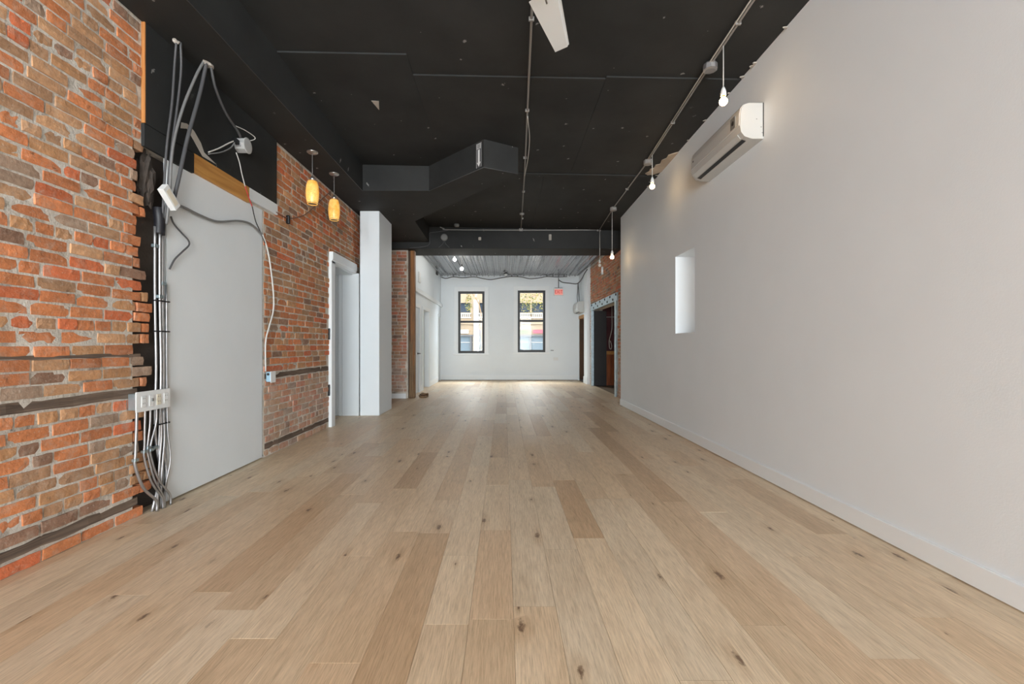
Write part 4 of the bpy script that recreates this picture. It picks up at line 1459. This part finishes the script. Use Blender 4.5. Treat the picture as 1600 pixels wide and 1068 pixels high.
# ------------------------------------------------------------------ steel framed opening on the right
st = thing('steel_door_frame', (2.55, 11.6, 0), 'galvanised steel door frame with bolted lintel in the brick wall', 'door frame')
lin_ = box('lintel', M['galv'], XR - 0.03, XR + 0.02, OY0 - 0.16, OY1 + 0.10, OZ - 0.03, OZ + 0.16, st, 0.004)
for k in range(11):
    y = OY0 - 0.08 + k * 0.28
    z = OZ + (0.115 if k % 2 == 0 else 0.025)
    MB().lathe([(0.026, 0.0), (0.026, -0.012), (0.014, -0.016)], (XR - 0.03, y, z), 'x', 8, False).build('bolt', M['black_metal'], lin_)
box('post', M['galv'], XR - 0.03, XR + 0.04, OY0 - 0.06, OY0 + 0.06, 0, OZ - 0.03, st, 0.004)
box('post', M['galv'], XR - 0.03, XR + 0.04, OY1 - 0.06, OY1 + 0.05, 0, OZ - 0.03, st, 0.004)
tag(box('charcoal_board', M['dark_panel'], XR + 0.045, 2.95, 12.93, 12.99, 0, OZ - 0.04, None, 0.004), 'charcoal board lining the far side of the steel opening', 'board')
bw = thing('bar_front', (3.3, 13.0, 0), 'orange brown wooden counter front seen through the steel opening', 'counter')
for k in range(7):
    box('board', M['bar_wood'], 2.955 + k * 0.15, 2.955 + k * 0.15 + 0.147, 13.03, 13.08, 0, 0.93, bw, 0.004)
box('cap_rail', M['pine'], 2.955, 4.1, 12.98, 13.1, 0.90, 1.0, bw, 0.006)
cable('wire', [(3.1, 12.9, 3.66), (3.1, 12.9, 2.10), (3.1, 12.9, 1.7), (3.07, 12.9, 1.5), (3.02, 12.9, 1.3), (3.03, 12.9, 1.1), (3.07, 12.9, 1.06), (3.09, 12.9, 1.15), (3.05, 12.9, 1.3)], 0.010, M['cable_white'], 'looped pale cord hanging inside the steel opening', 'cord')
cable('rod', [(2.955, 13.11, 1.98), (2.96, 12.92, 1.98), (3.25, 12.92, 1.98), (3.26, 13.11, 1.98)], 0.010, M['conduit'], 'thin metal rod across the dark opening', 'rod', 8)

# ------------------------------------------------------------------ outside, beyond the far windows
struct(box('ground', painted('street', srgb(150, 148, 145), 0.9, 0.15, 0.2, 8), -14, 14, 15.6, 30, -0.3, -0.2), 'grey street outside the far windows')
stone = painted('cream_stone', srgb(146, 128, 106), 0.85, 0.10, 0.3, 6)
stone2 = painted('white_stone', srgb(172, 170, 166), 0.8, 0.04, 0.2, 6)
dglass = mat('facade_glass', srgb(58, 66, 78), 0.6, 0, 0.1)
sglass = mat('shop_glass', srgb(104, 116, 124), 0.6, 0, 0.1)
YB = 27.0
px = lambda u: (u - VX) * YB / FPX
bd = thing('building', (0, YB, -0.2), 'cream stone shop building across the street with dark upper windows', 'building')
piers = [-9.2, -5.5, -1.85, 2.62, 6.3]
shopz = (0.25, 1.71)
ups = [(-8.6, -7.8), (-7.3, -6.5), (-4.9, -4.2), (-3.8, -3.1), (-2.75, -2.05), (-1.50, -0.85), (-0.5, 0.2), (0.92, 1.55), (1.66, 2.34), (3.3, 4.1), (4.7, 5.5)]
shop = [(-8.7, -7.2), (-7.1, -5.7), (-5.0, -3.55), (-3.45, -1.9), (-1.5, 0.4), (0.55, 2.55), (3.0, 4.5), (4.6, 6.1)]
hol = [(a, b, 3.14, 3.72) for a, b in ups] + [(a, b, *shopz) for a, b in shop]
holed_wall('y', YB, YB + 0.5, -11, 8, -0.2, 6.0, hol).build('facade', stone, bd)
for (a, b) in ups:
    box('window', dglass, a, b, YB + 0.2, YB + 0.23, 3.14, 3.72, bd)
    bl_ = box('balustrade', stone2, a - 0.05, b + 0.05, YB - 0.10, YB - 0.001, 3.04, 3.10, bd)
    box('plinth', stone2, a - 0.05, b + 0.05, YB - 0.10, YB - 0.001, 2.80, 2.86, bl_)
    for q in range(6):
        xx = a + (b - a) * (q + 0.5) / 6
        box('baluster', stone2, xx - 0.025, xx + 0.025, YB - 0.08, YB - 0.03, 2.86, 3.04, bl_)
for (a, b) in shop:
    w = box('shop_window', sglass, a, b, YB + 0.12, YB + 0.15, *shopz, bd)
    mx = (a + b) / 2 + 0.02 if a > 0 else b - 0.11
    box('mullion', M['cable_dark'], mx - 0.05, mx + 0.05, YB + 0.0, YB + 0.12, *shopz, w)
    box('glazing_bar', stone2, a, b, YB + 0.09, YB + 0.12, 1.32, 1.36, w)
for x0 in piers:
    box('pier', stone2, x0, x0 + 0.31, YB - 0.12, YB, -0.2, 3.9, bd, 0.01)
box('transom_band', M['cable_dark'], -11, 8, YB - 0.06, YB - 0.001, 1.70, 1.80, bd)
box('cornice', stone, -11, 8, YB - 0.10, YB, 2.42, 2.54, bd, 0.02)
for k, (u, cc) in enumerate(((722, srgb(190, 186, 180)), (839, srgb(150, 70, 84)), (752, srgb(96, 86, 92)), (816, srgb(90, 96, 60)))):
    box('shop_sign', mat('sign_%d' % k, cc, 0.6), px(u) - 0.25, px(u) + 0.40, YB - 0.10, YB - 0.06, 1.88, 2.10, bd)


def shrub(cx, cy, z0, z1, sx, sy, n, lab, seed, cols):
    r = random.Random(seed)
    root = thing('tree', (cx, cy, -0.2), lab, 'tree')
    MB().tube([(cx + sx + 0.5, cy, -0.2), (cx + sx + 0.5, cy, z0), (cx + sx * 0.8, cy, z1), (cx, cy, z1 + 0.1)], 0.03, 7).build('trunk', M['lath_wood'], root)
    for k in range(3):
        a = r.uniform(-1, 1)
        MB().tube([(cx + sx, cy, z1), (cx + a * sx * 0.5, cy + r.uniform(-.3, .3), (z0 + z1) / 2 + 0.3), (cx + a * sx * 0.9, cy, z1 - 0.4)], 0.008, 5).build('branch', M['lath_wood'], root)
    for q, cc in enumerate(cols):
        m = MB()
        for k in range(n // len(cols)):
            while True:
                p = Vector((r.uniform(-1, 1), r.uniform(-1, 1), r.uniform(-1, 1)))
                if p.length < 1:
                    break
            c = Vector((cx + p.x * sx, cy + p.y * sy, (z0 + z1) / 2 + p.z * (z1 - z0) / 2))
            u = Vector((r.uniform(-1, 1), r.uniform(-1, 1), r.uniform(-1, 1))).normalized() * r.uniform(0.03, 0.07)
            w = u.cross(Vector((r.uniform(-1, 1), r.uniform(-1, 1), r.uniform(-1, 1)))).normalized() * r.uniform(0.02, 0.04)
            b = len(m.v)
            m.v += [tuple(c - u), tuple(c + w), tuple(c + u), tuple(c - w)]
            m.face([b, b + 1, b + 2, b + 3])
        lf = m.build('leaves', mat('leaf_%d_%d' % (seed, q), cc, 0.6), root, False)
        lf['kind'] = 'stuff'


LEAF = [srgb(110, 110, 44), srgb(150, 134, 62), srgb(76, 82, 36)]
shrub(1.62, 25.4, 2.9, 4.3, 0.95, 0.5, 420, 'yellow green tree outside the window by the exit sign', 3, LEAF)
shrub(-2.05, 25.6, 3.0, 4.2, 0.22, 0.3, 130, 'slender yellow tree outside the window nearer the doors', 4, LEAF)
